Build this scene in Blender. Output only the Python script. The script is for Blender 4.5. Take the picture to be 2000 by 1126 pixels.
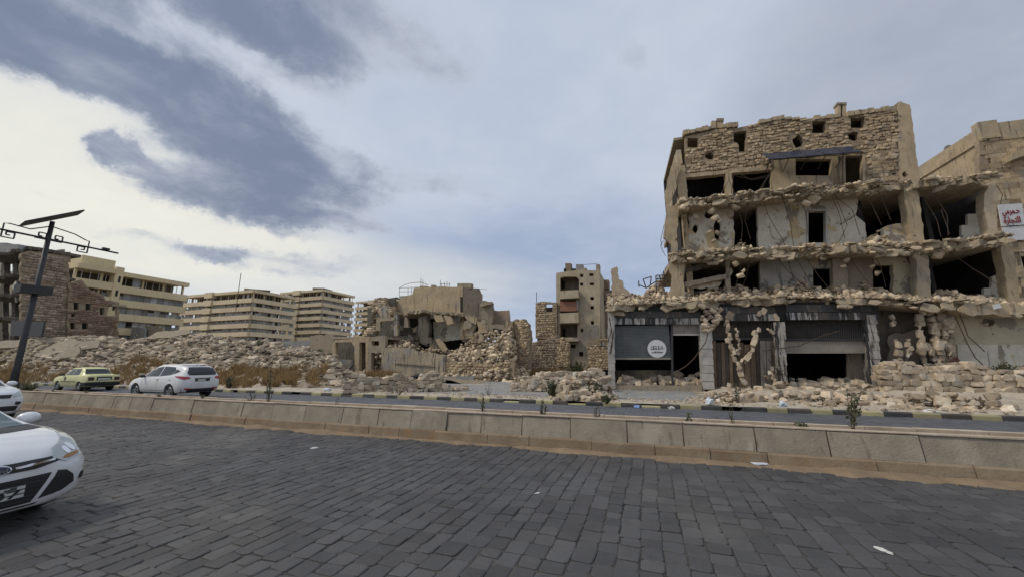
import bpy, bmesh, math, random
import numpy as np
from mathutils import Vector, Matrix, Euler
from mathutils.geometry import tessellate_polygon
from mathutils.bvhtree import BVHTree
for _o in list(bpy.data.objects): bpy.data.objects.remove(_o)
random.seed(7); RNG = np.random.default_rng(7)
S = bpy.context.scene; COL = S.collection
R = math.radians; PI = math.pi

# ------------------------------------------------------------------ camera, sky, sun, exposure
FOC, CAMH, YAW, PITCH = 740.0, 1.75, R(19.55), math.atan(144/740)      # focal length in photo pixels (2000 wide)
cd = bpy.data.cameras.new('camera'); cd.sensor_width = 36; cd.lens = FOC/2000*36
cd.clip_start = .05; cd.clip_end = 6000
cam = bpy.data.objects.new('camera', cd); COL.objects.link(cam)
cam.location = (0, 0, CAMH); cam.rotation_euler = (PI/2 + PITCH, 0, YAW); S.camera = cam

def ray(u, v):
    x = (u-1000)/FOC; y = (563-v)/FOC
    fw = math.cos(PITCH) - math.sin(PITCH)*y; up = math.sin(PITCH) + math.cos(PITCH)*y
    return (x*math.cos(YAW) - fw*math.sin(YAW), x*math.sin(YAW) + fw*math.cos(YAW), up)

SKYK, EXPO = .84, .30                      # sky colours below are as seen at exposure EXPO
W = bpy.data.worlds.new('World'); S.world = W; W.use_nodes = True
wn = W.node_tree.nodes; wl = W.node_tree.links; wn.clear()
SUN_EL, SUN_AZ = R(48), R(-118)         # azimuth measured from +Y (away from camera) towards +X
def wnode(t, **k):
    n = wn.new(t)
    for a, b in k.items(): setattr(n, a, b)
    return n
def wset(sock, val):
    if hasattr(val, 'is_linked') or hasattr(val, 'links'): wl.new(val, sock)
    else: sock.default_value = val
def wm(op, a, b=0.0, clamp=False):
    n = wnode('ShaderNodeMath', operation=op, use_clamp=clamp); wset(n.inputs[0], a); wset(n.inputs[1], b); return n.outputs[0]
def wdot(a, vec):
    n = wnode('ShaderNodeVectorMath', operation='DOT_PRODUCT'); wl.new(a, n.inputs[0]); n.inputs[1].default_value = vec; return n.outputs['Value']
def wmix(fac, a, b):
    n = wnode('ShaderNodeMix', data_type='RGBA'); wset(n.inputs[0], fac); wset(n.inputs[6], a); wset(n.inputs[7], b); return n.outputs[2]
def wmap(x, a, b, c, d, kind='SMOOTHSTEP'):
    n = wnode('ShaderNodeMapRange', interpolation_type=kind); wset(n.inputs[0], x)
    for i, q in enumerate((a, b, c, d)): n.inputs[i+1].default_value = q
    return n.outputs[0]
tc = wnode('ShaderNodeTexCoord'); DIR = tc.outputs['Generated']
sky = wnode('ShaderNodeTexSky', sky_type='NISHITA', sun_disc=False, sun_elevation=SUN_EL, sun_rotation=SUN_AZ, altitude=400, air_density=1.2, dust_density=2.0, ozone_density=1.5)
# clouds live on a flat layer overhead: direction / height gives the layer position
sep = wnode('ShaderNodeSeparateXYZ'); wl.new(DIR, sep.inputs[0])
hz = wm('ADD', wm('MAXIMUM', sep.outputs[2], 0.0), 0.16)
lay = wnode('ShaderNodeCombineXYZ'); wl.new(wm('DIVIDE', sep.outputs[0], hz), lay.inputs[0]); wl.new(wm('DIVIDE', sep.outputs[1], hz), lay.inputs[1])
def wnoise(vec, scale, det, rough=.55, dist=0.0):
    n = wnode('ShaderNodeTexNoise'); wl.new(vec, n.inputs['Vector']); n.inputs['Scale'].default_value = scale
    n.inputs['Detail'].default_value = det; n.inputs['Roughness'].default_value = rough; n.inputs['Distortion'].default_value = dist; return n
n_big = wnoise(lay.outputs[0], 1.5, 10, .62, .15); n_fine = wnoise(lay.outputs[0], 5.0, 9, .62, .3); n_soft = wnoise(lay.outputs[0], .8, 6, .5, .1)
n_warp = wnoise(DIR, 5.0, 8, .66)
wv = wnode('ShaderNodeVectorMath', operation='MULTIPLY_ADD'); wl.new(n_warp.outputs['Color'], wv.inputs[0]); wv.inputs[1].default_value = (.20, .20, .16); wv.inputs[2].default_value = (-.10, -.10, -.08)
wa = wnode('ShaderNodeVectorMath', operation='ADD'); wl.new(DIR, wa.inputs[0]); wl.new(wv.outputs[0], wa.inputs[1])
WDIR = wa.outputs[0]
def blob(cx, cy, rx, ry, ang, d=None, lo=.05, hi=1.9):
    d = d or WDIR; a = R(ang)
    c = Vector(ray(cx, cy)).normalized()
    A = Vector(ray(cx+rx*math.cos(a), cy+rx*math.sin(a))).normalized() - c
    B = Vector(ray(cx-ry*math.sin(a), cy+ry*math.cos(a))).normalized() - c
    A = A/A.length_squared; B = B/B.length_squared
    u = wm('SUBTRACT', wdot(d, A), c.dot(A)); v = wm('SUBTRACT', wdot(d, B), c.dot(B))
    r2 = wm('ADD', wm('MULTIPLY', u, u), wm('MULTIPLY', v, v))
    r2 = wm('ADD', r2, wm('MULTIPLY', wm('MAXIMUM', wm('SUBTRACT', .3, wdot(d, c)), 0.0), 30.0))
    return wmap(r2, lo, hi, 1.0, 0.0)
def wsum(l):
    t = l[0]
    for q in l[1:]: t = wm('ADD', t, q)
    return t
def wscale(x, k): return wm('MULTIPLY', x, k)
dark = wsum([wscale(blob(*b), w) for b, w in [
    ((120, 40, 420, 120, 10), .58), ((600, 10, 330, 100, 4), .66), ((560, 85, 200, 60, 22), .40), ((100, 130, 260, 60, 14), .34), ((350, 215, 330, 60, 23), .62),
    ((560, 290, 220, 70, 17), .62), ((400, 345, 210, 60, 12), .48), ((600, 390, 210, 42, 10), .48), ((210, 292, 55, 28, 18), .5), ((255, 325, 80, 24, 25), .34),
    ((850, 350, 140, 32, 14), .40), ((385, 487, 70, 22, -8), .46), ((570, 512, 180, 26, 5), .44), ((480, 420, 180, 26, 12), .46), ((660, 430, 120, 20, 6), .3), ((1195, 105, 60, 24, 25), .28), ((250, 462, 60, 14, 0), .28)]])
dark = wm('MINIMUM', dark, .95)
nz = wm('SUBTRACT', wm('ADD', wscale(n_big.outputs[0], .55), wscale(n_fine.outputs[0], .5)), .525)
den = wmap(wm('ADD', dark, wscale(nz, 1.7)), .10, .72, 0.0, 1.0)
thin = wmap(wm('ADD', wscale(n_soft.outputs[0], .8), wscale(n_fine.outputs[0], .3)), .40, .75, 0.0, 1.0)
def lin(r, g, b):
    f = lambda c: (c/255/12.92) if c/255 <= .04045 else ((c/255+.055)/1.055)**2.4
    return (f(r), f(g), f(b))
K = 10.0*SKYK                                # the Background strength below is 0.1
def sk(r, g, b, m=1.0): return tuple(x*K*m for x in lin(r, g, b)) + (1,)
glow = wm('MINIMUM', wsum([wscale(blob(60, 300, 600, 190, 14, DIR, 0, 1.7), .95), wscale(blob(400, 515, 640, 95, 4, DIR, 0, 1.6), .72)]), 1.0)
blue = wm('MINIMUM', wsum([blob(1100, 520, 430, 130, -4, DIR, 0, 1.6), wscale(blob(420, 590, 560, 30, 0, DIR, 0, 1.4), .25)]), 1.0)
base = wmix(thin, sk(184, 195, 213), sk(203, 210, 222))
base = wmix(wscale(blob(1800, 150, 700, 330, -8, DIR, 0, 1.7), .8), base, wmix(thin, sk(156, 164, 180), sk(174, 181, 195)))
base = wmix(wscale(blue, .75), base, wmix(thin, sk(146, 163, 194), sk(168, 181, 204)))
base = wmix(glow, base, wmix(thin, sk(226, 226, 220), sk(241, 238, 224)))
base = wmix(.06, base, sky.outputs[0])
edge = wmap(wm('ADD', wscale(dark, .75), wm('ADD', wscale(wm('SUBTRACT', n_soft.outputs[0], .5), 1.1), wscale(nz, 2.0))), .10, 1.0, 0, 1)
cl = wmix(edge, sk(186, 193, 206), sk(116, 129, 154))
out = wmix(wscale(den, .95), base, cl)
bgn = wnode('ShaderNodeBackground'); wl.new(out, bgn.inputs[0]); bgn.inputs[1].default_value = 0.1
wo = wnode('ShaderNodeOutputWorld'); wl.new(bgn.outputs[0], wo.inputs[0])
try: W.cycles.sampling_method = 'MANUAL'; W.cycles.sample_map_resolution = 512
except Exception: pass

sd = bpy.data.lights.new('sun', 'SUN'); sd.energy = 1.5; sd.angle = R(10); sd.color = (1, .91, .77)
sun = bpy.data.objects.new('sun', sd); COL.objects.link(sun)
sv = Vector((math.sin(SUN_AZ)*math.cos(SUN_EL), math.cos(SUN_AZ)*math.cos(SUN_EL), math.sin(SUN_EL)))
sun.rotation_euler = sv.to_track_quat('Z', 'Y').to_euler()
S.view_settings.view_transform = 'Standard'; S.view_settings.look = 'None'; S.view_settings.gamma = 1
S.view_settings.use_curve_mapping = False; S.view_settings.exposure = EXPO

# ------------------------------------------------------------------ helpers
def G(u, v, z=0.0):
    d = ray(u, v); k = (z-CAMH)/d[2]; return Vector((d[0]*k, d[1]*k, z))
class Frame:
    """vertical reference plane: x runs along it, off goes behind it"""
    def __init__(s, ox, oy, deg=0.0):
        a = R(deg); s.o = Vector((ox, oy)); s.ex = Vector((math.cos(a), math.sin(a))); s.ey = Vector((-math.sin(a), math.cos(a))); s.ang = a
    def px(s, u, v, off=0.0):
        d = ray(u, v); dv = Vector(d[:2]); k = (off + s.o.dot(s.ey))/dv.dot(s.ey)
        return ((dv*k - s.o).dot(s.ex), CAMH + k*d[2])
    def w(s, x, off, z):
        p = s.o + s.ex*x + s.ey*off; return (p.x, p.y, z)
    def P(s, pts, off=0.0): return [s.px(u, v, off) for u, v in pts]
WF = Frame(0, 0, 0)

def link(name, me, mat=None, parent=None):
    o = bpy.data.objects.new(name, me); COL.objects.link(o)
    if mat is not None and me is not None and not me.materials: me.materials.append(mat)
    if parent is not None: adopt(o, parent)
    return o
def adopt(o, parent):
    o.parent = parent; o.matrix_parent_inverse = WM.get(parent.name, Matrix.Identity(4)).inverted()
WM = {}
def tag(o, label, cat, group=None, kind=None):
    if label: o['label'] = label
    if cat: o['category'] = cat
    if group: o['group'] = group
    if kind: o['kind'] = kind
    return o
def empty(name, loc, label=None, cat=None, group=None, rz=0.0, parent=None):
    o = bpy.data.objects.new(name, None); COL.objects.link(o); o.empty_display_size = .2
    m = Matrix.Translation(loc) @ Matrix.Rotation(rz, 4, 'Z'); o.matrix_basis = m; WM[o.name] = m
    tag(o, label, cat, group)
    if parent is not None: adopt(o, parent)
    return o
class MB:
    def __init__(s): s.v = []; s.f = []
    def add(s, v, f):
        n = len(s.v); s.v += [tuple(p) for p in v]; s.f += [tuple(i+n for i in q) for q in f]; return s
    def box(s, x0, x1, y0, y1, z0, z1, fr=None, jit=0.0):
        fr = fr or WF; j = lambda: random.uniform(-jit, jit) if jit else 0.0
        v = [fr.w(x+j(), y+j(), z+j()) for z in (z0, z1) for y in (y0, y1) for x in (x0, x1)]
        return s.add(v, [(0, 2, 3, 1), (4, 5, 7, 6), (0, 1, 5, 4), (2, 6, 7, 3), (0, 4, 6, 2), (1, 3, 7, 5)])
    def beam(s, a, b, w, h, up=(0, 0, 1)):
        a = Vector(a); b = Vector(b); d = (b-a).normalized(); u = Vector(up)
        if abs(d.dot(u)) > .98: u = Vector((0, 1, 0))
        x = d.cross(u).normalized()*w/2; y = x.cross(d).normalized()*h/2
        v = [p + q for p in (a, b) for q in (-x-y, x-y, x+y, -x+y)]
        return s.add(v, [(3, 2, 1, 0), (4, 5, 6, 7), (0, 1, 5, 4), (1, 2, 6, 5), (2, 3, 7, 6), (3, 0, 4, 7)])
    def tube(s, pts, r, n=5, r2=None):
        pts = [Vector(p) for p in pts]; L = len(pts); v = []; f = []
        for i, p in enumerate(pts):
            d = (pts[min(i+1, L-1)] - pts[max(i-1, 0)]).normalized()
            u = Vector((0, 0, 1)) if abs(d.z) < .9 else Vector((1, 0, 0))
            x = d.cross(u).normalized(); y = x.cross(d); rr = r if r2 is None else r + (r2-r)*i/max(1, L-1)
            v += [p + (x*math.cos(2*PI*k/n) + y*math.sin(2*PI*k/n))*rr for k in range(n)]
        for i in range(L-1):
            for k in range(n): f.append((i*n+k, i*n+(k+1) % n, (i+1)*n+(k+1) % n, (i+1)*n+k))
        f.append(tuple(range(n))[::-1]); f.append(tuple((L-1)*n+k for k in range(n)))
        return s.add(v, f)
    def build(s, name, mat, parent=None, smooth=False):
        me = bpy.data.meshes.new(name); me.from_pydata(s.v, [], s.f); me.update()
        if smooth: me.polygons.foreach_set('use_smooth', [True]*len(me.polygons))
        return link(name, me, mat, parent)
def inpoly(x, z, P):
    c = False; n = len(P); j = n-1
    for i in range(n):
        xi, zi = P[i]; xj, zj = P[j]
        if (zi > z) != (zj > z) and x < (xj-xi)*(z-zi)/(zj-zi)+xi: c = not c
        j = i
    return c
def rag(P, amp, step, rnd=random, keep=None):
    """roughen a polygon outline (metres)"""
    o = []; n = len(P)
    for i in range(n):
        a = Vector(P[i]); b = Vector(P[(i+1) % n]); L = (b-a).length; k = max(1, int(L/step))
        nn = Vector((-(b-a).y, (b-a).x))/max(L, 1e-6)
        smooth_edge = keep is not None and i in keep
        for q in range(k):
            t = q/k
            if q: t += rnd.uniform(-.3, .3)/k
            p = a.lerp(b, t)
            if not smooth_edge and q: p += nn*rnd.uniform(-amp, amp)
            o.append((p.x, p.y))
    return o
def plate(mb, fr, outer, holes, off, thick):
    """wall: polygon with holes in the frame plane, extruded backwards"""
    loops = [outer] + list(holes); flat = [p for l in loops for p in l]; n = len(flat)
    tris = tessellate_polygon([[Vector((p[0], p[1], 0)) for p in l] for l in loops])
    v = [fr.w(x, off, z) for x, z in flat] + [fr.w(x, off+thick, z) for x, z in flat]; f = []
    for t in tris:
        a, b, c = (Vector(flat[i]) for i in t)
        if (b-a).cross(c-a) < 0: t = (t[0], t[2], t[1])
        f.append(tuple(t)); f.append((t[0]+n, t[2]+n, t[1]+n))
    k = 0
    for l in loops:
        m = len(l); area = sum(l[i][0]*l[(i+1) % m][1]-l[(i+1) % m][0]*l[i][1] for i in range(m))
        for i in range(m):
            a = k+i; b = k+(i+1) % m
            ccw = (area > 0) == (l is outer)
            f.append((b, a, a+n, b+n) if ccw else (a, b, b+n, a+n))
        k += m
    return mb.add(v, f)
def wall(name, fr, outer, holes, off, thick, mat, parent, ramp=0.0, step=.3, hramp=0.0, keep=None, px=True):
    if px: outer = fr.P(outer, off); holes = [fr.P(h, off) for h in holes]
    if ramp: outer = rag(outer, ramp, step, keep=keep)
    if hramp: holes = [rag(h, hramp, step*.7) for h in holes]
    plate(mb := MB(), fr, outer, holes, off, thick)
    return mb.build(name, mat, parent), outer, holes
def rect(u0, v0, u1, v1): return [(u0, v1), (u1, v1), (u1, v0), (u0, v0)]
def blobpoly(u, v, ru, rv, n=9): return [(u+ru*math.cos(2*PI*i/n)*random.uniform(.75, 1.15), v-rv*math.sin(2*PI*i/n)*random.uniform(.75, 1.15)) for i in range(n)]

# stone templates: triangulated, unit sized ---------------------------------------------------
TPL = {}
def hull(pts):
    bm = bmesh.new(); vs = [bm.verts.new(p) for p in pts]
    r = bmesh.ops.convex_hull(bm, input=vs)
    bmesh.ops.delete(bm, geom=[g for g in bm.verts if not g.link_faces], context='VERTS')
    bmesh.ops.triangulate(bm, faces=bm.faces); bmesh.ops.recalc_face_normals(bm, faces=bm.faces)
    bm.verts.index_update()
    v = np.array([tuple(p.co) for p in bm.verts]); f = np.array([[q.index for q in t.verts] for t in bm.faces]); bm.free()
    return v, f
def make_tpl(kind, k):
    pts = []
    if kind in ('block', 'cob'):
        c = .10 if kind == 'block' else .24; j = .05 if kind == 'block' else .1
        for sx in (-1, 1):
            for sy in (-1, 1):
                for sz in (-1, 1):
                    q = np.array([sx, sy, sz])*.5 + RNG.uniform(-j, j, 3)
                    for ax in range(3):
                        e = q.copy(); e[ax] -= np.sign(q[ax])*c*RNG.uniform(.6, 1.3); pts.append(e)
    elif kind == 'rock':
        for i in range(10):
            q = RNG.normal(size=3); q /= np.linalg.norm(q); q = np.sign(q)*np.abs(q)**.55; pts.append(q*.5*RNG.uniform(.75, 1.15))
    else:                                   # shard: flat broken slab
        n = RNG.integers(5, 8); a0 = RNG.uniform(0, 6)
        for i in range(n):
            r = RNG.uniform(.35, .6); a = a0+2*PI*i/n+RNG.uniform(-.25, .25)
            for z in (-.5, .5): pts.append((math.cos(a)*r*RNG.uniform(.9, 1), math.sin(a)*r*RNG.uniform(.9, 1), z+RNG.uniform(-.15, .15)))
    return hull([Vector(p) for p in pts])
for kind, n in (('block', 8), ('cob', 8), ('rock', 10), ('shard', 8)): TPL[kind] = [make_tpl(kind, k) for k in range(n)]
TME = {}
def tmesh(kind, k, mat):
    key = (kind, k, mat.name)
    if key not in TME:
        v, f = TPL[kind][k]; me = bpy.data.meshes.new(kind+'_stone'); me.from_pydata(v.tolist(), [], f.tolist()); me.materials.append(mat); TME[key] = me
    return TME[key]
def joined(name, items, mat, parent=None):
    V = []; F = []; n = 0
    for kind, k, M in items:
        v, f = TPL[kind][k]; m = np.array(M); V.append(v @ m[:3, :3].T + m[:3, 3]); F.append(f+n); n += len(v)
    V = np.concatenate(V); F = np.concatenate(F); me = bpy.data.meshes.new(name)
    me.vertices.add(len(V)); me.vertices.foreach_set('co', V.astype(np.float32).ravel())
    me.loops.add(F.size); me.loops.foreach_set('vertex_index', F.astype(np.int32).ravel())
    me.polygons.add(len(F)); me.polygons.foreach_set('loop_start', np.arange(0, F.size, 3, dtype=np.int32))
    me.polygons.foreach_set('loop_total', np.full(len(F), 3, np.int32)); me.update(); me.validate()
    return link(name, me, mat, parent)
def item(kind, loc, size, rot=(0, 0, 0)):
    return (kind, random.randrange(len(TPL[kind])), Matrix.Translation(loc) @ Euler(rot).to_matrix().to_4x4() @ Matrix.Diagonal((*size, 1)))
CF = Vector((-math.sin(YAW), math.cos(YAW), 0)); CR = Vector((math.cos(YAW), math.sin(YAW), 0))
def proj(p):
    p = Vector(p); h = Vector((p.x, p.y, 0)); f = h.dot(CF); x = h.dot(CR); z = p.z-CAMH
    dep = f*math.cos(PITCH)+z*math.sin(PITCH); y = -f*math.sin(PITCH)+z*math.cos(PITCH)
    if dep < .1: return (-9999, -9999, dep)
    return (1000+FOC*x/dep, 563-FOC*y/dep, dep)
def scatter(items, mat, parent, name, rest, n_ind=300, lab=None, cat=None, grp=None, restlab=None, restcat=None):
    def key(it):
        M = it[2]; u, v, d = proj(M.translation); s = max(M.col[0].length, M.col[2].length)
        return (s/max(d, .5)) if (-20 < u < 2020 and -20 < v < 1146 and d > .5) else 0
    items = sorted(items, key=key, reverse=True); ind = [i for i in items[:n_ind] if key(i) > 0]; left = items[len(ind):]
    for kind, k, M in ind:
        o = link(name, tmesh(kind, k, mat)); o.matrix_basis = M
        if parent is not None: adopt(o, parent)
        if lab: tag(o, lab, cat, grp)
    if left:
        o = joined(rest, left, mat, parent); o['kind'] = 'stuff'
        if restlab: tag(o, restlab, restcat)
def masonry(fr, outer, holes, off, hcourse, wmin, wmax, depth=.12, gap=.012, jit=.03, kind='block', proud=.05, phit=.0):
    xs = [p[0] for p in outer]; zs = [p[1] for p in outer]; it = []; z = min(zs)
    while z < max(zs):
        h = hcourse*random.uniform(.75, 1.25); x = min(xs) - random.uniform(0, wmax)
        while x < max(xs):
            wd = random.uniform(wmin, wmax); cx = x+wd/2; cz = z+h/2
            ok = all(inpoly(cx+a*wd*.42, cz+b*h*.42, outer) for a in (-1, 1) for b in (-1, 1))
            if ok and not any(inpoly(cx+a*wd*.4, cz+b*h*.4, q) for q in holes for a in (-1, 0, 1) for b in (-1, 0, 1)) and random.random() >= phit:
                it.append(item(kind, fr.w(cx, off+depth/2-random.uniform(.4, 1)*proud, cz+random.uniform(-jit, jit)*.5),
                               (wd-gap, depth, h-gap*random.uniform(.6, 2)), (random.uniform(-jit, jit), random.uniform(-jit, jit)*1.5, fr.ang+random.uniform(-jit, jit))))
            x += wd
        z += h
    return it
def drywall(pts, hfun, size=.3, thick=.45, kind='cob', layers=1, seed=1):
    """dry stacked stones along a plan polyline; hfun(t) gives the height"""
    rnd = random.Random(seed); it = []; P = [Vector(p) for p in pts]
    L = [0]
    for a, b in zip(P, P[1:]): L.append(L[-1]+(b-a).length)
    def at(s):
        for i in range(len(P)-1):
            if s <= L[i+1] or i == len(P)-2:
                t = (s-L[i])/(L[i+1]-L[i]); d = (P[i+1]-P[i]).normalized(); return P[i].lerp(P[i+1], t), d
    for ly in range(layers):
        z = 0.0
        while z < 3:
            h = size*rnd.uniform(.6, 1.0); s = -rnd.uniform(0, size); any_ = False
            while s < L[-1]:
                wd = size*rnd.uniform(.75, 1.5); c = min(max(s+wd/2, 0), L[-1])
                if z + h*.5 < hfun(c/L[-1]):
                    p, d = at(c); nrm = Vector((-d.y, d.x)); a = math.atan2(d.y, d.x); o = ly*thick*.8 + rnd.uniform(-.05, .05) + z*.08
                    hh = h*rnd.uniform(.85, 1.12)
                    it.append((kind, rnd.randrange(len(TPL[kind])), Matrix.Translation((p.x+nrm.x*o, p.y+nrm.y*o, P[0].z + z + h/2 + rnd.uniform(-.02, .02)))
                               @ Euler((rnd.uniform(-.12, .12), rnd.uniform(-.16, .16), a+rnd.uniform(-.2, .2))).to_matrix().to_4x4()
                               @ Matrix.Diagonal((wd*1.04, thick*rnd.uniform(.8, 1.1), hh, 1))))
                    any_ = True
                s += wd
            if not any_: break
            z += h*.93
    return it
# ------------------------------------------------------------------ materials
def mat(name, c1, c2=None, *a_, hue=1.0, **k_):
    return _mat(name, c1, c2, *a_, hue=hue, **k_)
def _mat(name, c1, c2=None, scale=2.0, rough=.9, bump=.25, bscale=18, isl=0.0, pits=0.0, patch=None, streak=None, metal=0.0, spec=.3, c3=None, hue=1.0):
    """procedural surface: two-tone noise, per-piece tint, optional second paint in patches, vertical streaks, bullet pits"""
    m = bpy.data.materials.new(name); m.use_nodes = True; nt = m.node_tree; N = nt.nodes; L = nt.links; b = N['Principled BSDF']
    def nd(t, **k):
        n = N.new(t)
        for a, q in k.items(): setattr(n, a, q)
        return n
    def put(s, v):
        if hasattr(v, 'links'): L.new(v, s)
        else: s.default_value = v
    def math_(op, a, c=0.0, clamp=False):
        n = nd('ShaderNodeMath', operation=op, use_clamp=clamp); put(n.inputs[0], a); put(n.inputs[1], c); return n.outputs[0]
    def mix(f, a, c, blend='MIX'):
        n = nd('ShaderNodeMix', data_type='RGBA', blend_type=blend); put(n.inputs[0], f)
        put(n.inputs[6], a if hasattr(a, 'links') else (*a[:3], 1)); put(n.inputs[7], c if hasattr(c, 'links') else (*c[:3], 1)); return n.outputs[2]
    def rng(x, a, c, d=0.0, e=1.0):
        n = nd('ShaderNodeMapRange', interpolation_type='SMOOTHSTEP'); put(n.inputs[0], x)
        for i, q in enumerate((a, c, d, e)): n.inputs[i+1].default_value = q
        return n.outputs[0]
    pos = nd('ShaderNodeNewGeometry'); P = pos.outputs['Position']
    def noise(sc, det=6, ro=.6, vec=None, dist=0.0):
        n = nd('ShaderNodeTexNoise'); L.new(vec or P, n.inputs['Vector']); n.inputs['Scale'].default_value = sc
        n.inputs['Detail'].default_value = det; n.inputs['Roughness'].default_value = ro; n.inputs['Distortion'].default_value = dist; return n.outputs['Fac']
    c2 = c2 or tuple(x*.7 for x in c1)
    col = mix(rng(noise(scale, 8, .65), .32, .68), c1, c2)
    col = mix(rng(noise(scale*7, 5, .6), .55, .8, 0, .5), col, tuple(x*.6 for x in c2))
    if c3: col = mix(rng(noise(scale*.45, 6, .6, dist=.3), .52, .66), col, c3)
    if patch:                                # (colour, scale, threshold)
        for pc, ps, pt in (patch if isinstance(patch[0][0], (tuple, list)) else [patch]):
            pn = rng(noise(ps, 7, .62, dist=.6), pt, pt+.035); col = mix(pn, col, pc)
    if streak:                               # (colour, amount)
        mp = nd('ShaderNodeMapping'); L.new(P, mp.inputs[0]); mp.inputs['Scale'].default_value = (5.5, 5.5, .55)
        sn = noise(1.0, 7, .68, mp.outputs[0]); col = mix(rng(sn, .62-streak[1]*.3, .72-streak[1]*.3), col, streak[0])
    if isl:
        oi = nd('ShaderNodeObjectInfo'); r = math_('FRACT', math_('ADD', pos.outputs['Random Per Island'], math_('MULTIPLY', oi.outputs['Random'], 7.13)))
        col = mix(1.0, col, mix(r, tuple([1-isl]*3), tuple([1+isl*.6]*3)), 'MULTIPLY')
        r2 = math_('FRACT', math_('MULTIPLY', r, 17.7)); col = mix(math_('MULTIPLY', r2, isl*1.2*hue), col, mix(.5, col, (.33, .24, .15)))
    hgt = noise(bscale, 8, .7)
    if pits:
        vo = nd('ShaderNodeTexVoronoi'); L.new(P, vo.inputs['Vector']); vo.inputs['Scale'].default_value = 1.7; vo.inputs['Randomness'].default_value = 1
        wn_ = math_('ADD', vo.outputs['Distance'], math_('MULTIPLY', noise(14, 4), .14))
        pit = rng(wn_, .085+pits*.05, .14+pits*.05, 1, 0); col = mix(math_('MULTIPLY', pit, .85), col, (.10, .085, .07)); hgt = math_('SUBTRACT', hgt, math_('MULTIPLY', pit, 1.2))
    L.new(col, b.inputs['Base Color'])
    b.inputs['Roughness'].default_value = rough; b.inputs['Metallic'].default_value = metal
    b.inputs['Specular IOR Level'].default_value = spec
    if bump:
        bn = nd('ShaderNodeBump'); bn.inputs['Strength'].default_value = bump; bn.inputs['Distance'].default_value = .04
        L.new(hgt, bn.inputs['Height']); L.new(bn.outputs[0], b.inputs['Normal'])
    return m
def paint(name, c, rough=.3, metal=0.0, coat=0.0, dirt=0.0, spec=.5, emit=None):
    m = bpy.data.materials.new(name); m.use_nodes = True; nt = m.node_tree; b = nt.nodes['Principled BSDF']
    b.inputs['Base Color'].default_value = (*c, 1); b.inputs['Roughness'].default_value = rough; b.inputs['Metallic'].default_value = metal
    b.inputs['Coat Weight'].default_value = coat; b.inputs['Specular IOR Level'].default_value = spec; b.inputs['Coat Roughness'].default_value = .08
    if dirt:
        g = nt.nodes.new('ShaderNodeTexCoord'); n = nt.nodes.new('ShaderNodeTexNoise'); n.inputs['Scale'].default_value = 1.6; n.inputs['Detail'].default_value = 8
        nt.links.new(g.outputs['Object'], n.inputs['Vector']); sx = nt.nodes.new('ShaderNodeSeparateXYZ'); nt.links.new(g.outputs['Object'], sx.inputs[0])
        ad = nt.nodes.new('ShaderNodeMath'); ad.operation = 'MULTIPLY_ADD'; nt.links.new(n.outputs[0], ad.inputs[0]); ad.inputs[1].default_value = -1.1; nt.links.new(sx.outputs[2], ad.inputs[2])
        r = nt.nodes.new('ShaderNodeMapRange'); nt.links.new(ad.outputs[0], r.inputs[0])
        for i, q in enumerate((-.45, .35, dirt, dirt*.06)): r.inputs[i+1].default_value = q
        mx = nt.nodes.new('ShaderNodeMix'); mx.data_type = 'RGBA'; nt.links.new(r.outputs[0], mx.inputs[0])
        mx.inputs[6].default_value = (*c, 1); mx.inputs[7].default_value = (.30, .25, .19, 1); nt.links.new(mx.outputs[2], b.inputs['Base Color'])
        rr = nt.nodes.new('ShaderNodeMapRange'); nt.links.new(r.outputs[0], rr.inputs[0]); rr.inputs[3].default_value = rough; rr.inputs[4].default_value = .75; nt.links.new(rr.outputs[0], b.inputs['Roughness'])
    return m
M_GROUND = mat('dusty_earth', (.34, .28, .20), (.25, .20, .145), .6, bump=.5, bscale=6)
M_SETT = mat('basalt_sett', (.084, .083, .084), (.058, .057, .059), .55, rough=.66, bump=.45, bscale=26, isl=.26, c3=(.105, .102, .095), spec=.35, hue=.10)
M_JOINT = mat('sand_joint', (.026, .025, .024), (.10, .092, .08), 1.1, bump=.4, bscale=40)
M_FSETT = mat('grey_road', (.118, .122, .132), (.09, .094, .104), 1.0, rough=.65, bump=.2, isl=.14, hue=0)
M_DIRT = mat('red_brown_dirt', (.27, .195, .125), (.185, .135, .09), 2.0, bump=.4, bscale=30)
M_PANEL = mat('precast_concrete', (.335, .29, .222), (.26, .222, .17), 3.2, bump=.5, bscale=30, isl=.09, streak=((.20, .165, .12), .2), c3=(.37, .325, .255))
M_PLINTH = mat('stained_plinth', (.26, .205, .14), (.20, .14, .09), 2.5, bump=.5, bscale=20, isl=.12, c3=(.27, .17, .09))
M_COPE = mat('worn_coping', (.50, .42, .33), (.38, .30, .22), 4, bump=.3, bscale=40, isl=.15)
M_KBLACK = mat('black_kerb_paint', (.035, .036, .04), (.06, .06, .058), 3, rough=.7, isl=.2, patch=((.28, .26, .21), 5, .66))
M_KYEL = mat('faded_yellow_kerb_paint', (.37, .33, .17), (.30, .27, .16), 3, rough=.75, isl=.2, patch=((.33, .30, .24), 5, .62))
M_WALK = mat('pavement_concrete', (.27, .27, .265), (.22, .215, .21), 1.2, bump=.25, bscale=20, c3=(.35, .31, .25))
M_MOUND = mat('mound_earth', (.30, .245, .175), (.21, .17, .12), 2.5, bump=1.0, bscale=12)
M_GRAVEL = mat('limestone_dust', (.50, .44, .35), (.38, .32, .25), 3.5, bump=.9, bscale=25)
M_LIME = mat('limestone_rubble', (.57, .475, .355), (.41, .33, .235), 5, bump=.45, bscale=16, isl=.52, c3=(.60, .55, .46))
M_LIME2 = mat('weathered_limestone', (.62, .51, .365), (.46, .37, .255), 5, bump=.45, bscale=16, isl=.62, c3=(.48, .42, .33))
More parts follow.
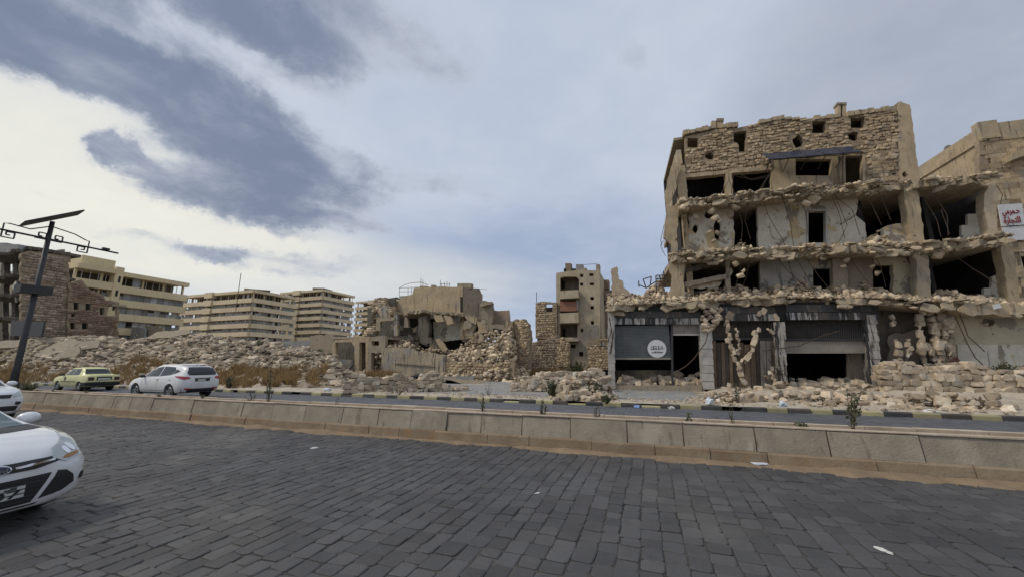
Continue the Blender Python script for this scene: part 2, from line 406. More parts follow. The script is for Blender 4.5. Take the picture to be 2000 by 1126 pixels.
M_MASON = mat('rubble_masonry', (.50, .385, .245), (.37, .28, .175), 5, bump=.6, bscale=18, isl=.5, c3=(.46, .39, .29), streak=((.20, .155, .105), .16))
M_MORTAR = mat('crumbled_mortar', (.33, .26, .175), (.22, .17, .115), 4, bump=.6, bscale=14)
M_RENDER = mat('tan_render', (.47, .37, .24), (.36, .28, .18), 1.5, bump=.45, bscale=14, pits=.95, c3=(.34, .29, .215), streak=((.19, .15, .105), .26))
M_PLAST = mat('broken_white_plaster', (.63, .58, .48), (.50, .45, .36), 1.2, bump=.35, bscale=12, pits=.9,
              patch=[((.47, .36, .20), .5, .545), ((.27, .23, .175), .9, .57)], streak=((.26, .24, .21), .12))
M_PLASTG = mat('sooty_grey_plaster', (.36, .335, .29), (.27, .25, .215), 1.0, bump=.35, bscale=12, pits=.7,
               patch=[((.36, .29, .19), .6, .55), ((.13, .12, .105), .9, .56)], streak=((.14, .13, .12), .3))
M_SOOTR = mat('soot_streaked_tan_render', (.42, .35, .25), (.32, .265, .19), 1.0, bump=.35, bscale=12, pits=.6, patch=[((.30, .27, .225), .6, .54)], streak=((.105, .095, .085), .34))
M_CREAM = mat('flaking_cream_paint', (.50, .44, .30), (.42, .36, .25), 1.2, bump=.3, bscale=12, pits=.6, patch=((.27, .235, .19), .8, .56), streak=((.24, .2, .16), .15))
M_BROWNP = mat('brown_stained_plaster', (.29, .235, .185), (.23, .185, .145), 1.4, bump=.3, pits=.8, streak=((.17, .14, .11), .2))
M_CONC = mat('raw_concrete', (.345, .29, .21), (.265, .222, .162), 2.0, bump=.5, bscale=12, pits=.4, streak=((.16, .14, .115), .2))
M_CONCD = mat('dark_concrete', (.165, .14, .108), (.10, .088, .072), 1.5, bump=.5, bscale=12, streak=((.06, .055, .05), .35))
M_SLABE = mat('slab_edge', (.42, .345, .24), (.27, .22, .155), 3, bump=.9, bscale=9)
M_DARK = mat('sooty_shaded_interior', (.040, .037, .033), (.022, .021, .02), 1.5, bump=.3, bscale=8)  # near-black holds soot and the shade of rooms and openings in the colour
M_TILE = mat('soot_marked_tile', (.40, .39, .37), (.30, .29, .275), 2, rough=.6, bump=.2, isl=.18, streak=((.022, .022, .024), .62))
M_TILED = mat('black_soot_tile', (.045, .045, .048), (.028, .028, .03), 2, rough=.6, bump=.2, isl=.25, streak=((.26, .255, .245), .10))
M_PIER = mat('pale_facing_stone', (.44, .42, .385), (.35, .33, .30), 2, bump=.3, bscale=20, isl=.12, pits=.5, patch=((.40, .33, .225), 1.2, .62))
M_PIERB = mat('scorched_facing_stone', (.40, .375, .335), (.30, .28, .25), 2, bump=.3, bscale=20, isl=.15, pits=.4, streak=((.03, .03, .032), .5))
M_SHUT = mat('grey_green_shutter', (.155, .165, .162), (.125, .132, .13), 1.2, rough=.6, bump=.1, c3=(.19, .195, .185), streak=((.21, .20, .17), .08))
M_SHUTB = mat('beige_sheet_metal', (.27, .24, .20), (.21, .185, .155), 1.5, rough=.6, bump=.1, streak=((.13, .115, .10), .2))
M_IRON = mat('rusted_iron', (.055, .042, .034), (.085, .055, .038), 6, rough=.8, bump=.2)
M_STEEL = mat('dark_steel', (.05, .05, .052), (.035, .035, .037), 4, rough=.55, bump=.1)
M_WOOD = mat('weathered_brown_boards', (.185, .135, .09), (.125, .09, .062), 2.5, bump=.3, isl=.3, streak=((.085, .065, .048), .35))
M_BURNW = mat('charred_door', (.075, .062, .052), (.05, .042, .036), 2.5, bump=.3, isl=.3)
M_RED = mat('dark_red_metal', (.11, .045, .035), (.075, .035, .03), 3, rough=.6)
M_HOTEL = mat('hotel_concrete', (.64, .54, .37), (.55, .455, .305), .25, bump=.1, streak=((.27, .215, .15), .10), isl=.06)
M_HOTELY = mat('hotel_yellow_concrete', (.66, .55, .34), (.57, .47, .29), .25, bump=.1, streak=((.32, .25, .16), .06))
M_GLASSG = mat('hazy_window', (.40, .42, .44), (.22, .23, .24), .35, rough=.35, bump=0, isl=.5)
M_FRAME = mat('window_mullion', (.40, .38, .34), (.3, .28, .25), 1, bump=0)
M_TOWER = mat('tower_render', (.50, .42, .30), (.36, .30, .205), .7, bump=.25, pits=.5, streak=((.23, .185, .13), .22), c3=(.36, .31, .24))
M_BRICK = mat('brown_brick', (.30, .225, .16), (.23, .17, .12), 4, bump=.3, isl=.4)
M_DSTONE = mat('left_gable_stone', (.34, .27, .205), (.25, .195, .145), 4, bump=.3, isl=.5, c3=(.40, .34, .27))
M_REDB = mat('red_brown_brick', (.24, .155, .11), (.19, .125, .09), 4, bump=.3, isl=.35, c3=(.30, .23, .175))
M_SOLAR = paint('solar_glass', (.035, .045, .075), .25, spec=.5); M_ALU = paint('aluminium', (.45, .46, .47), .4, .8)
M_WHITE = mat('white_sign_board', (.62, .62, .62), (.55, .55, .545), 1.5, rough=.5, bump=.05)
M_REDT = paint('dark_red_lettering', (.22, .012, .02), .5); M_BLKT = paint('black_lettering', (.015, .015, .017), .5)
M_GRASS = mat('dry_grass', (.37, .25, .115), (.26, .165, .07), 3, rough=.95, bump=0, isl=.3)
M_LEAF = mat('dusty_green_leaf', (.13, .155, .08), (.085, .105, .055), 4, rough=.8, bump=0, isl=.4)
M_TWIG = mat('dry_twig', (.10, .08, .055), (.07, .06, .045), 4, rough=.9, bump=0)
M_CLOTH = mat('faded_orange_cloth', (.30, .15, .10), (.24, .12, .085), 1.5, rough=.9, bump=.1)
M_BAGW = mat('white_plastic_bag', (.62, .66, .70), (.5, .54, .58), 8, rough=.5); M_BAGB = mat('blue_plastic_bag', (.07, .15, .42), (.30, .4, .6), 9, rough=.5)
M_PAPER = mat('white_litter', (.62, .62, .58), (.5, .5, .47), 6, rough=.7)

# ------------------------------------------------------------------ the setting
YB0, YB1, YK, YF = 8.02, 9.05, 16.5, 24.0
def sheet(name, x0, x1, y0, y1, z, m, nx=1, ny=1, zf=None, kind='structure'):
    v = []; f = []
    for j in range(ny+1):
        for i in range(nx+1):
            x = x0+(x1-x0)*i/nx; y = y0+(y1-y0)*j/ny; v.append((x, y, z+(zf(x, y) if zf else 0)))
    for j in range(ny):
        for i in range(nx): a = j*(nx+1)+i; f.append((a, a+1, a+nx+2, a+nx+1))
    o = MB().add(v, f).build(name, m); o['kind'] = kind; return o
sheet('ground', -2500, 2500, -1500, 3500, -.06, M_GROUND)
near = sheet('near_road', -120, 60, -14, YB0, -.013, M_JOINT)
far = sheet('far_road', -150, 60, YB1, YK, -.004, M_FSETT)
sheet('pavement', -150, 60, YK+.14, 40, .135, M_WALK)

# basalt setts of the near carriageway: columns run across the road
def sett_mesh(w, l, h=.03, c=.011):
    j = lambda a=.012: random.uniform(-a, a)
    o = [(-w/2+j(), -l/2+j()), (w/2+j(), -l/2+j()), (w/2+j(), l/2+j()), (-w/2+j(), l/2+j())]
    cut = []
    for i in range(4):
        p = Vector(o[i]); a = Vector(o[i-1]); b = Vector(o[(i+1) % 4]); r = random.uniform(.010, .034)
        cut += [p+(a-p).normalized()*r, p+(b-p).normalized()*r]
    n = 8; dz = [random.uniform(-.006, .006) for _ in range(2)]
    v = [(p.x, p.y, -.02) for p in cut] + [(p.x, p.y, h-c*.6) for p in cut] + [(p.x*(1-c/w*2), p.y*(1-c/l*2), h + p.x*dz[0]*4 + p.y*dz[1]*4) for p in cut]
    f = [(i, (i+1) % n, n+(i+1) % n, n+i) for i in range(n)] + [(n+i, n+(i+1) % n, 2*n+(i+1) % n, 2*n+i) for i in range(n)] + [tuple(range(2*n, 3*n))]
    return v, f
VAR = [sett_mesh(1, 1.0) for _ in range(1)]
def lay_setts(x0, x1, y0, y1, n_ind, mat_, parent, z0):
    big = MB(); cand = []; x = x0
    while x < x1:
        w = random.uniform(.175, .225); y = y0 - random.uniform(0, .4)
        while y < y1:
            l = random.uniform(.17, .28); cx = x+w/2+.012*math.sin(y*2.1+x); cy = y+l/2
            u, v, d = proj((cx, cy, 0)); vis = -30 < u < 2030 and v < 1150 and d > .5
            cand.append((d if vis else 999, cx, cy, w-.008, l-.008)); y += l
        x += w
    cand.sort()
    for k, (d, cx, cy, w, l) in enumerate(cand):
        v, f = sett_mesh(w, l); dz = random.uniform(-.006, .004) + z0; a = random.gauss(0, .02); ca, sa = math.cos(a), math.sin(a)
        v = [(cx+p[0]*ca-p[1]*sa, cy+p[0]*sa+p[1]*ca, p[2]+dz) for p in v]
        if k < n_ind and d < 900: MB().add(v, f).build('sett', mat_, parent)
        else: big.add(v, f)
    o = big.build('setts', mat_, parent); o['kind'] = 'stuff'
WM['near_road'] = Matrix.Identity(4); WM['far_road'] = Matrix.Identity(4); WM['pavement'] = Matrix.Identity(4)
lay_setts(-34, 12, .2, YB0-.02, 300, M_SETT, near, -.03)
lay_setts(-45, 18, YB1+.1, YK-.05, 0, M_FSETT, far, -.027)

# dusty strip against the median
def dz(x, y): return .02*math.sin(x*3.1+y*9)+.012*math.sin(x*11.3)
sheet('dirt_strip', -60, 15, YB0-.30, YB0+.02, .0, M_DIRT, 260, 3, lambda x, y: -.045+.085*((y-YB0+.30)/.32)**.8+.022*math.sin(x*1.7+3*math.sin(x*.6))+.012*math.sin(x*5.3+2*math.sin(x*1.9))+.008*math.sin(x*13.7))
# kerb
kerb = empty('kerb', (-10, YK, 0)); kerb['kind'] = 'structure'; x = -62.0; k = 0
while x < 22:
    L = random.uniform(.62, .78); broken = random.random() < .12 and x < 4
    if random.random() > (.0 if x > 3 else .1):
        mb = MB(); h = .15 if not broken else random.uniform(.06, .11); dy = random.uniform(-.015, .015)
        mb.add([(x+.008, YK-.06+dy, -.05), (x+L-.008, YK-.06+dy, -.05), (x+L-.008, YK+.15, -.05), (x+.008, YK+.15, -.05),
                (x+.008, YK-.055+dy, h-.03), (x+L-.008, YK-.055+dy, h-.03), (x+L-.008, YK+.15, h-.03), (x+.008, YK+.15, h-.03),
                (x+.008, YK-.025+dy, h), (x+L-.008, YK-.025+dy, h), (x+L-.008, YK+.15, h+.002), (x+.008, YK+.15, h+.002)],
               [(0, 1, 5, 4), (4, 5, 9, 8), (8, 9, 10, 11), (1, 2, 10, 9, 5), (0, 4, 8, 11, 3), (2, 3, 11, 10)])
        mb.build('kerb_stone', M_KBLACK if k % 2 else M_KYEL, kerb)
    x += L; k += 1

# ------------------------------------------------------------------ median planter wall
med = empty('median_wall', (-5, 8.5, 0), 'long low tan concrete median wall with a planted trough on top', 'median wall')
def panel(x0, x1, ya, yb, z0, z1, c=.02):
    mb = MB(); j = random.uniform(-.018, .018)
    a = [(ya+j, z0), (yb+j-.03, z1-c), (yb+j-.03+c, z1), (yb+.12, z1), (yb+.12, z0)]
    v = [(x0, *p) for p in a] + [(x1, *p) for p in a]; n = 5
    f = [(i, (i+1) % n, n+(i+1) % n, n+i)[::-1] for i in range(n)] + [tuple(range(n)), tuple(range(2*n-1, n-1, -1))]
    return mb.add(v, f)
x = -48.0
while x < 15:
    L = random.uniform(.85, 1.3); panel(x+.008, x+L-.012, YB0+.10, YB0+.20, .215, .622+random.uniform(-.012, .010)).build('panel', M_PANEL, med)
    MB().box(x+.004, x+L-.004, YB0+.155, YB0+.285, .622, .642, jit=.004).build('coping', M_COPE, med); x += L
MB().box(-48, 15, YB0+.19, YB0+.26, .1, .61).build('joint_mortar', M_COPE, med)
x = -48.0
while x < 15:
    L = random.uniform(.6, 1.6); panel(x+.004, x+L-.006, YB0+.02, YB0+.09, -.03, .22+random.uniform(-.008, .008), .03).build('plinth_block', M_PLINTH, med); x += L
x = -48.0
while x < 15:
    L = random.uniform(.7, 1.4); MB().box(x+.004, x+L-.006, YB1-.16, YB1-.02, -.03, .618+random.uniform(-.01, .008), jit=.004).build('back_block', M_COPE, med); x += L
MB().box(-48, 15, YB0+.3, YB1-.17, .2, .53).build('soil', M_DIRT, med)
# ------------------------------------------------------------------ ruin building helpers
def resample(P, step):
    o = []
    for a, b in zip(P, P[1:]):
        a = Vector(a); b = Vector(b); n = max(1, int((b-a).length/step))
        o += [tuple(a.lerp(b, i/n)) for i in range(n)]
    return o + [tuple(P[-1])]
def zat(P, x):
    for a, b in zip(P, P[1:]):
        if a[0] <= x <= b[0]: return a[1]+(b[1]-a[1])*(x-a[0])/max(1e-6, b[0]-a[0])
    return P[0][1] if x < P[0][0] else P[-1][1]
def lump(x): return math.sin(x*1.7)+.7*math.sin(x*3.9+1.3)+.5*math.sin(x*8.3+.4)
def slab(name, fr, top, thick, depth, m, parent, jit=.3, off=0.0, sag=.06):
    P = resample(top, .2); mb = MB(); v = []; n = len(P); o = 0.0
    for i, (x, z) in enumerate(P):
        o = .6*o + random.uniform(-jit, jit)*.75 + .12*lump(x*.9+thick*7); t = thick*random.uniform(.75, 1.25); d = random.uniform(-sag, sag)
        v += [fr.w(x, off+o, z+d), fr.w(x, off+o+random.uniform(-.1, .16), z-t+d), fr.w(x, off+.8, z+d*.3), fr.w(x, off+.8, z-thick), fr.w(x, off+depth, z), fr.w(x, off+depth, z-thick)]
    f = []
    for i in range(n-1):
        a = i*6; b = a+6
        f += [(a+1, b+1, b, a), (a, b, b+2, a+2), (a+2, b+2, b+4, a+4), (b+1, a+1, a+3, b+3), (b+3, a+3, a+5, b+5), (a+4, b+4, b+5, a+5)]
    f += [(0, 2, 3, 1), (2, 4, 5, 3)]; e = (n-1)*6; f += [(e, e+1, e+3, e+2), (e+2, e+3, e+5, e+4)]
    return mb.add(v, f).build(name, m, parent)
def debris(fr, top, x0, x1, n, o0, o1, hmax, smin, smax, kinds=('rock', 'shard', 'shard', 'cob'), pw=2.2, prof=None):
    it = []
    for _ in range(n):
        x = random.uniform(x0, x1); o = random.uniform(o0, o1); s = smin+(smax-smin)*random.random()**pw
        if hmax < .5 and lump(x*1.3+top[0][1]*3) < -.25 and random.random() < .75: continue
        h = hmax*(prof(x, o) if prof else 1-abs((o-o0)/(o1-o0)-.55)*1.3); z = zat(top, x)+max(0, h)*random.random()**(.8 if prof is None else .4)*(max(.12, .62+.5*lump(x+top[0][1])) if prof is None else .8+.16*lump(x+top[0][1]))
        k = random.choice(kinds); sz = (s*random.uniform(.8, 1.5), s*random.uniform(.6, 1.1), s*(random.uniform(.14, .3) if k == 'shard' else random.uniform(.5, .9)))
        t = .32 if k == 'shard' else .9
        it.append(item(k, fr.w(x, o, z+sz[2]*.3), sz, (random.uniform(-t, t), random.uniform(-t, t), random.uniform(0, 6.3))))
    return it
def chain(fr, pts, off, s0, s1, dens=1.0, spread=.06, kinds=('cob', 'rock')):
    """stones still hanging together on reinforcement, along a pixel polyline"""
    P = fr.P(pts, off); it = []; t = 0
    for a, b in zip(P, P[1:]):
        a = Vector(a); b = Vector(b); L = (b-a).length; q = 0.0
        while q < L:
            s = random.uniform(s0, s1); p = a.lerp(b, min(1, (q+s/2)/L)); ang = math.atan2(b.y-a.y, b.x-a.x)
            it.append(item(random.choice(kinds), fr.w(p.x+random.uniform(-spread, spread), off+random.uniform(-.1, .1), p.y), (s*1.15, s*random.uniform(.7, 1.0), s*random.uniform(.6, .95)),
                           (random.uniform(-.4, .4), -ang+random.uniform(-.3, .3), fr.ang))); q += s*.9/dens
    return it
def droop(a, b, sag, n=8, jit=.05):
    a = Vector(a); b = Vector(b); o = []
    for i in range(n+1):
        t = i/n; p = a.lerp(b, t); p.z -= sag*4*t*(1-t)
        if 0 < i < n: p += Vector((random.uniform(-jit, jit), random.uniform(-jit, jit), random.uniform(-jit, jit)))
        o.append(p)
    return o
def fbox(fr, quad, off, depth):
    """prism from a pixel quad (any polygon) on a frame plane"""
    return plate(MB(), fr, fr.P(quad, off), [], off, depth)

# ------------------------------------------------------------------ main shelled building
MR = Frame(-2.2, 24.0, 4.0)
ruin = empty('shelled_building', MR.w(7, 3, .1), 'tall shelled building with gaping floors over burnt shop bays and a stone top storey', 'ruined building')
T1 = MR.P([(1186, 598), (1300, 592), (1400, 588), (1500, 583), (1600, 582), (1720, 583), (1800, 588), (1900, 594), (1995, 600), (2040, 604)])
T2 = MR.P([(1312, 500), (1400, 494), (1480, 489), (1600, 484), (1700, 481), (1800, 478), (1900, 470), (1972, 463)])
T3 = MR.P([(1326, 398), (1380, 389), (1480, 381), (1560, 369), (1700, 361), (1800, 354), (1945, 345)])
slab('floor_slab', MR, T1, .34, 8.5, M_SLABE, ruin, .22); slab('floor_slab', MR, T2, .34, 8.5, M_SLABE, ruin, .4, .1, .12); slab('floor_slab', MR, T3, .32, 8.5, M_SLABE, ruin, .4, .1, .12)
xl = MR.px(1330, 400, 1.0)[0]; xr = MR.px(1797, 352, 1.0)[0]; xr2 = MR.px(1960, 350, 1.0)[0]
zt = MR.px(1400, 250, 1.0)[1]; x0, x1_ = T1[0][0], T1[-1][0]
# hidden shell: rear, party walls
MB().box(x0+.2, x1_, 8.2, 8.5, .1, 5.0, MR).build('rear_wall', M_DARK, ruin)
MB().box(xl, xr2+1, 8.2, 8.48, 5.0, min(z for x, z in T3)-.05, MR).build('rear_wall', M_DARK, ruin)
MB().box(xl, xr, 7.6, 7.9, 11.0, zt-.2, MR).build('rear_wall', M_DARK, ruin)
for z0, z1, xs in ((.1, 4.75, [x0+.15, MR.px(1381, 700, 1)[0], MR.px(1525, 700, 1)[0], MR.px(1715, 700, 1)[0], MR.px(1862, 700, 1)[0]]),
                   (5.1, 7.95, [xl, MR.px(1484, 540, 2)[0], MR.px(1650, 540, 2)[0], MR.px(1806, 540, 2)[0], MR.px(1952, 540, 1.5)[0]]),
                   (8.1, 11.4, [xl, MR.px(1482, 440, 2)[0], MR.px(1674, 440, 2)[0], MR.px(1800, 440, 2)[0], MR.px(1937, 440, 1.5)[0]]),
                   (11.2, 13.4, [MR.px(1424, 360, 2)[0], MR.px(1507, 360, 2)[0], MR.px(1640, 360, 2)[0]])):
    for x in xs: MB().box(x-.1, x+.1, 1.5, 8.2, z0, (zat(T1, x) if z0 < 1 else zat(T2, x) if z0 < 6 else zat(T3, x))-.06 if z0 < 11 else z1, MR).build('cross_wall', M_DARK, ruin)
# side walls of the upper storeys
sf = Frame(*MR.w(xr, 1.02, 0)[:2], 94.0)
wall('side_wall', sf, [(0, 11.0), (7, 11.0), (7, zt-.1), (0, zt-.5)], [[(1.2+.5*math.cos(a), 12.35+.55*math.sin(a)) for a in (0, 1, 2, 3, 4, 5)], ], .02, .3, M_MASON, ruin, px=False)
sf2 = Frame(*MR.w(xl, 1.02, 0)[:2], 94.0)
wall('side_wall', sf2, rag([(0, 5.1), (7, 5.1), (7, 15.6), (0, 15.6)], .15, .5), [], -.3, .28, M_RENDER, ruin, px=False)
MB().box(xl, xr, 1.45, 7.8, zt-.2, zt-.02, MR).build('roof_slab', M_CONC, ruin)

# --- storey with rough stone facing
OUT4 = [(1338, 345), (1338, 268), (1395, 254), (1440, 250), (1485, 243), (1532, 232), (1562, 236), (1620, 231), (1700, 222), (1757, 212), (1757, 338), (1690, 340), (1690, 299), (1510, 311), (1508, 330)]
H4 = [rect(1343, 270, 1363, 288), [(1433, 277), (1441, 280), (1443, 297), (1457, 296), (1458, 256), (1433, 259)], rect(1586, 237, 1613, 260), rect(1661, 230, 1688, 250),
      blobpoly(1386, 305, 9, 8), blobpoly(1559, 277, 11, 13), blobpoly(1667, 266, 12, 10)]
o, O4, HH4 = wall('stone_wall', MR, OUT4, H4, 1.05, .35, M_MORTAR, ruin, .05, .35, .03)
scatter(masonry(MR, O4, HH4, 1.03, .205, .16, .40, .16, .022, .09, 'cob', .08, .015), M_MASON, ruin, 'stone', 'small_stones', 300)
tl = [O for O in [MR.px(u, v, 1.0) for u, v in [(1336, 263), (1395, 250), (1420, 248)]]]
for seg, n in ((((1334, 262), (1396, 249)), 5), (((1406, 249), (1442, 246)), 3), (((1482, 240), (1532, 231)), 4), (((1532, 230), (1575, 234)), 3), (((1590, 233), (1640, 228)), 4), (((1655, 226), (1735, 215)), 6)):
    a, b = (Vector(MR.px(*p, 1.0)) for p in seg)
    for i in range(n):
        p = a.lerp(b, i/n); q = a.lerp(b, (i+1)/n); h = random.uniform(.10, .30)
        mb = MB(); mb.box(p.x+.01, q.x-.01, .92, 1.42, min(p.y, q.y)-.06, min(p.y, q.y)+h, MR, .02); mb.build('parapet_block', M_RENDER, ruin)
for u0, v0, u1, v1 in ((1390, 250, 1399, 236), (1401, 250, 1413, 233), (1636, 229, 1642, 203), (1646, 229, 1653, 202)):
    fbox(MR, rect(u0, v1, u1, v0), 1.1, .35).build('chimney', M_RENDER, ruin)
fbox(MR, rect(1635, 200, 1654, 204), 1.05, .45).build('chimney_cap', M_CONC, ruin); fbox(MR, rect(1400, 231, 1414, 236), 1.05, .45).build('chimney_cap', M_CONC, ruin)
# smooth rendered right strip and brickwork under it
wall('render_strip', MR, [(1756, 342), (1754, 211), (1758, 199), (1777, 205), (1780, 225), (1797, 356), (1757, 358)], [blobpoly(1767, 341, 5, 6)], 1.0, .4, M_RENDER, ruin, .03, .3)
fbox(MR, [(1720, 219), (1752, 213), (1762, 198), (1755, 199), (1745, 207), (1722, 211)], 1.1, .3).build('parapet_stub', M_CONC, ruin)
OB = [(1690, 300), (1757, 296), (1757, 358), (1690, 363)]; HB = [[(1731, 318), (1740, 316), (1744, 330), (1752, 341), (1744, 342), (1737, 332)]]
o, OBm, HBm = wall('brick_wall', MR, OB, HB, 1.03, .3, M_MORTAR, ruin)
scatter(masonry(MR, OBm, HBm, 1.0, .2, .3, .48, .12, .015, .02, 'block', .04), M_MASON, ruin, 'brick', 'bricks', 200)
# rendered storey
o, O3, H3 = wall('rendered_wall', MR, [(1507, 313), (1690, 300), (1690, 364), (1507, 377)], [rect(1554, 311, 1624, 343), rect(1651, 304, 1685, 359)], 1.02, .3, M_RENDER, ruin, .03, .3)
wall('lintel_beam', MR, [(1338, 347), (1508, 331), (1508, 324), (1338, 340)], [], .98, .4, M_RENDER, ruin, .02, .3)
for q in ([(1320, 326), (1337, 322), (1345, 395), (1326, 400)], [(1417, 338), (1430, 337), (1432, 384), (1419, 386)]): wall('pillar', MR, q, [], .9, .5, M_RENDER, ruin, .03, .2)
for u in (1640, 1647): MB().tube([(*MR.w(*[MR.px(u, 306, .8)[0], .8], MR.px(u, 306, .8)[1]),), (*MR.w(*[MR.px(u+2, 358, .8)[0], .8], MR.px(u+2, 358, .8)[1]),)], .08, 8).build('drain_pipe', M_CONC, ruin, True)
# hanging left end
for q in ([(1317, 316), (1329, 320), (1322, 348), (1319, 372), (1305, 400), (1299, 388), (1303, 352), (1309, 333)], [(1303, 404), (1326, 400), (1323, 462), (1312, 478), (1296, 464), (1299, 432)],
          [(1310, 472), (1322, 470), (1324, 505), (1312, 503)], [(1306, 512), (1340, 505), (1336, 540), (1338, 580), (1308, 584), (1312, 545)]):
    wall('torn_panel', MR, q, [], random.uniform(.3, .9), .22, M_RENDER, ruin, .06, .25)
fbox(MR, [(1312, 350), (1324, 345), (1322, 395), (1314, 400)], .95, .3).build('torn_panel', M_CONCD, ruin)
# --- second storey walls
wall('plaster_wall', MR, [(1480, 492), (1480, 384), (1672, 366), (1676, 390), (1671, 420), (1690, 436), (1692, 486)], [rect(1579, 413, 1613, 474)], 1.2, .25, M_PLAST, ruin, .05, .35, 0)
wall('tiled_wall', MR, [(1345, 496), (1345, 405), (1370, 398), (1432, 390), (1434, 492)], [blobpoly(1358, 447, 6, 9), blobpoly(1384, 420, 10, 7), [(1394, 440), (1402, 420), (1408, 440), (1404, 470), (1396, 466)]], 1.1, .25, M_PLAST, ruin, .05, .3, 0)
wall('low_wall', MR, [(1722, 482), (1726, 444), (1745, 438), (1775, 437), (1780, 482)], [], .7, .3, M_PLAST, ruin, .06, .2)
wall('column', MR, [(1783, 482), (1763, 362), (1789, 358), (1797, 400), (1808, 478)], [], .25, .5, M_RENDER, ruin, .04, .25)
wall('column', MR, [(1794, 588), (1788, 486), (1812, 484), (1820, 588)], [], .3, .5, M_CONC, ruin, .03, .25)
for u0, v0, u1, v1 in ((1576, 411, 1579, 474), (1613, 411, 1617, 474)): fbox(MR, rect(u0, v0, u1, v1), 1.12, .3).build('door_frame', M_PIER, ruin)
fbox(MR, rect(1576, 408, 1617, 412), 1.12, .3).build('door_frame', M_PIER, ruin)
wall('corner_stub', MR, [(1925, 470), (1930, 440), (1922, 400), (1930, 360), (1945, 352), (1950, 395), (1947, 430), (1958, 468)], [], .6, .5, M_LIME2, ruin, .1, .25)
wall('white_tiled_wall', MR, [(1878, 470), (1878, 440), (1890, 440), (1890, 418), (1912, 418), (1914, 392), (1919, 392), (1921, 425), (1940, 440), (1945, 470)], [], 1.6, .15, M_PLAST, ruin)
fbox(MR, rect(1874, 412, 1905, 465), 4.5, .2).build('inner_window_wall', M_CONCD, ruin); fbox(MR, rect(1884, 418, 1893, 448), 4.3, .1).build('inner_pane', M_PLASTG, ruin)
# --- first storey walls
wall('plaster_wall', MR, [(1484, 588), (1484, 492), (1642, 484), (1642, 584)], [rect(1588, 524, 1625, 567)], 1.2, .25, M_PLASTG, ruin, .05, .35)
wall('column', MR, [(1629, 588), (1626, 484), (1652, 482), (1658, 588)], [], .95, .4, M_CONC, ruin, .03, .25)
wall('brown_wall', MR, [(1656, 586), (1655, 484), (1708, 482), (1708, 518), (1704, 530), (1707, 586)], [], 1.2, .25, M_BROWNP, ruin, .04, .3)
wall('cream_wall', MR, [(1706, 517), (1706, 482), (1792, 478), (1796, 588), (1746, 588), (1744, 517)], [blobpoly(1779, 501, 8, 14)], 1.15, .28, M_CREAM, ruin, .04, .3)
wall('broken_beam', MR, [(1337, 551), (1420, 534), (1428, 522), (1432, 530), (1424, 542), (1340, 560)], [], .5, .35, M_CONC, ruin, .04, .2)
wall('broken_post', MR, [(1420, 585), (1417, 492), (1424, 490), (1427, 585)], [], .5, .25, M_CONC, ruin, .05, .15)
wall('tile_fragment', MR, [(1344, 562), (1346, 552), (1368, 548), (1392, 541), (1412, 540), (1410, 552), (1396, 561), (1368, 564)], [], .9, .15, M_PLAST, ruin, .07, .2)
wall('beam', MR, [(1336, 522), (1400, 508), (1402, 518), (1338, 532)], [], .9, .3, M_CONCD, ruin, .05, .25)
wall('column', MR, [(1974, 608), (1955, 476), (1975, 468), (1985, 520), (1997, 608)], [], .5, .5, M_RENDER, ruin, .04, .25)
wall('white_tiled_wall', MR, [(1906, 590), (1906, 575), (1922, 575), (1922, 562), (1936, 562), (1938, 540), (1950, 536), (1954, 515), (1966, 512), (1980, 590)], [], 1.5, .15, M_PLAST, ruin, .02, .3)
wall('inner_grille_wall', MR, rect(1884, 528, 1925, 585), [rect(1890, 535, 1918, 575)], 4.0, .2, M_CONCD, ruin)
mb = MB()
for u in range(1892, 1918, 5): mb.tube([MR.w(*[MR.px(u, 535, 3.9)[0], 3.9], MR.px(u, 535, 3.9)[1]), MR.w(*[MR.px(u, 575, 3.9)[0], 3.9], MR.px(u, 575, 3.9)[1])], .03, 4)
mb.build('window_grille', M_IRON, ruin)
# --- shop front
def pier(u0, v0, u1, v1, du, n, m, off=.05, dep=.7):
    """white facing-stone pier; each block a piece. du = lean of the pixel edges"""
    for i in range(n):
        t0 = i/n; t1 = (i+1)/n; ya = v0+(v1-v0)*t0; yb = v0+(v1-v0)*t1
        a = MR.px(u0+du*t0, ya, off); b = MR.px(u1+du*t1, yb, off)
        MB().box(a[0]+random.uniform(-.015, .015), b[0]+random.uniform(-.015, .015), off+random.uniform(-.012, .012), off+dep, b[1]+.008, a[1]-.008, MR, .008).build('facing_block', m, ruin)
pier(1186, 608, 1200, 758, 2, 9, M_PIER); pier(1367, 632, 1390, 760, 6, 8, M_PIER); pier(1513, 628, 1534, 765, 6, 8, M_PIERB); pier(1693, 614, 1714, 770, 12, 9, M_PIERB)
def tiles(u0, u1, v0, v1, nu, nv, mats, off, dep=.08, skip=0.0, slant=0.0):
    for j in range(nv):
        for i in range(nu):
            if random.random() < skip: continue
            a = MR.px(u0+(u1-u0)*i/nu, v0+slant*i/nu+(v1-v0)*(j+1)/nv, off); b = MR.px(u0+(u1-u0)*(i+1)/nu, v0+slant*i/nu+(v1-v0)*j/nv, off)
            MB().box(a[0]+.006, b[0]-.006, off+random.uniform(-.01, .006), off+dep, a[1]+.006, b[1]-.006, MR).build('fascia_tile', random.choice(mats[j]), ruin)
TT = [[M_TILED], [M_TILE]]
tiles(1190, 1368, 607, 633, 10, 2, TT, .12); tiles(1392, 1514, 598, 626, 7, 2, [[M_TILED], [M_TILE, M_TILED]], .16); tiles(1536, 1700, 594, 624, 8, 2, [[M_TILED, M_TILED], [M_TILE, M_TILE, M_TILED]], .14)
wall('fascia_backing', MR, [(1187, 634), (1187, 600), (1500, 590), (1716, 588), (1716, 622), (1500, 627)], [], .22, .35, M_DARK, ruin)
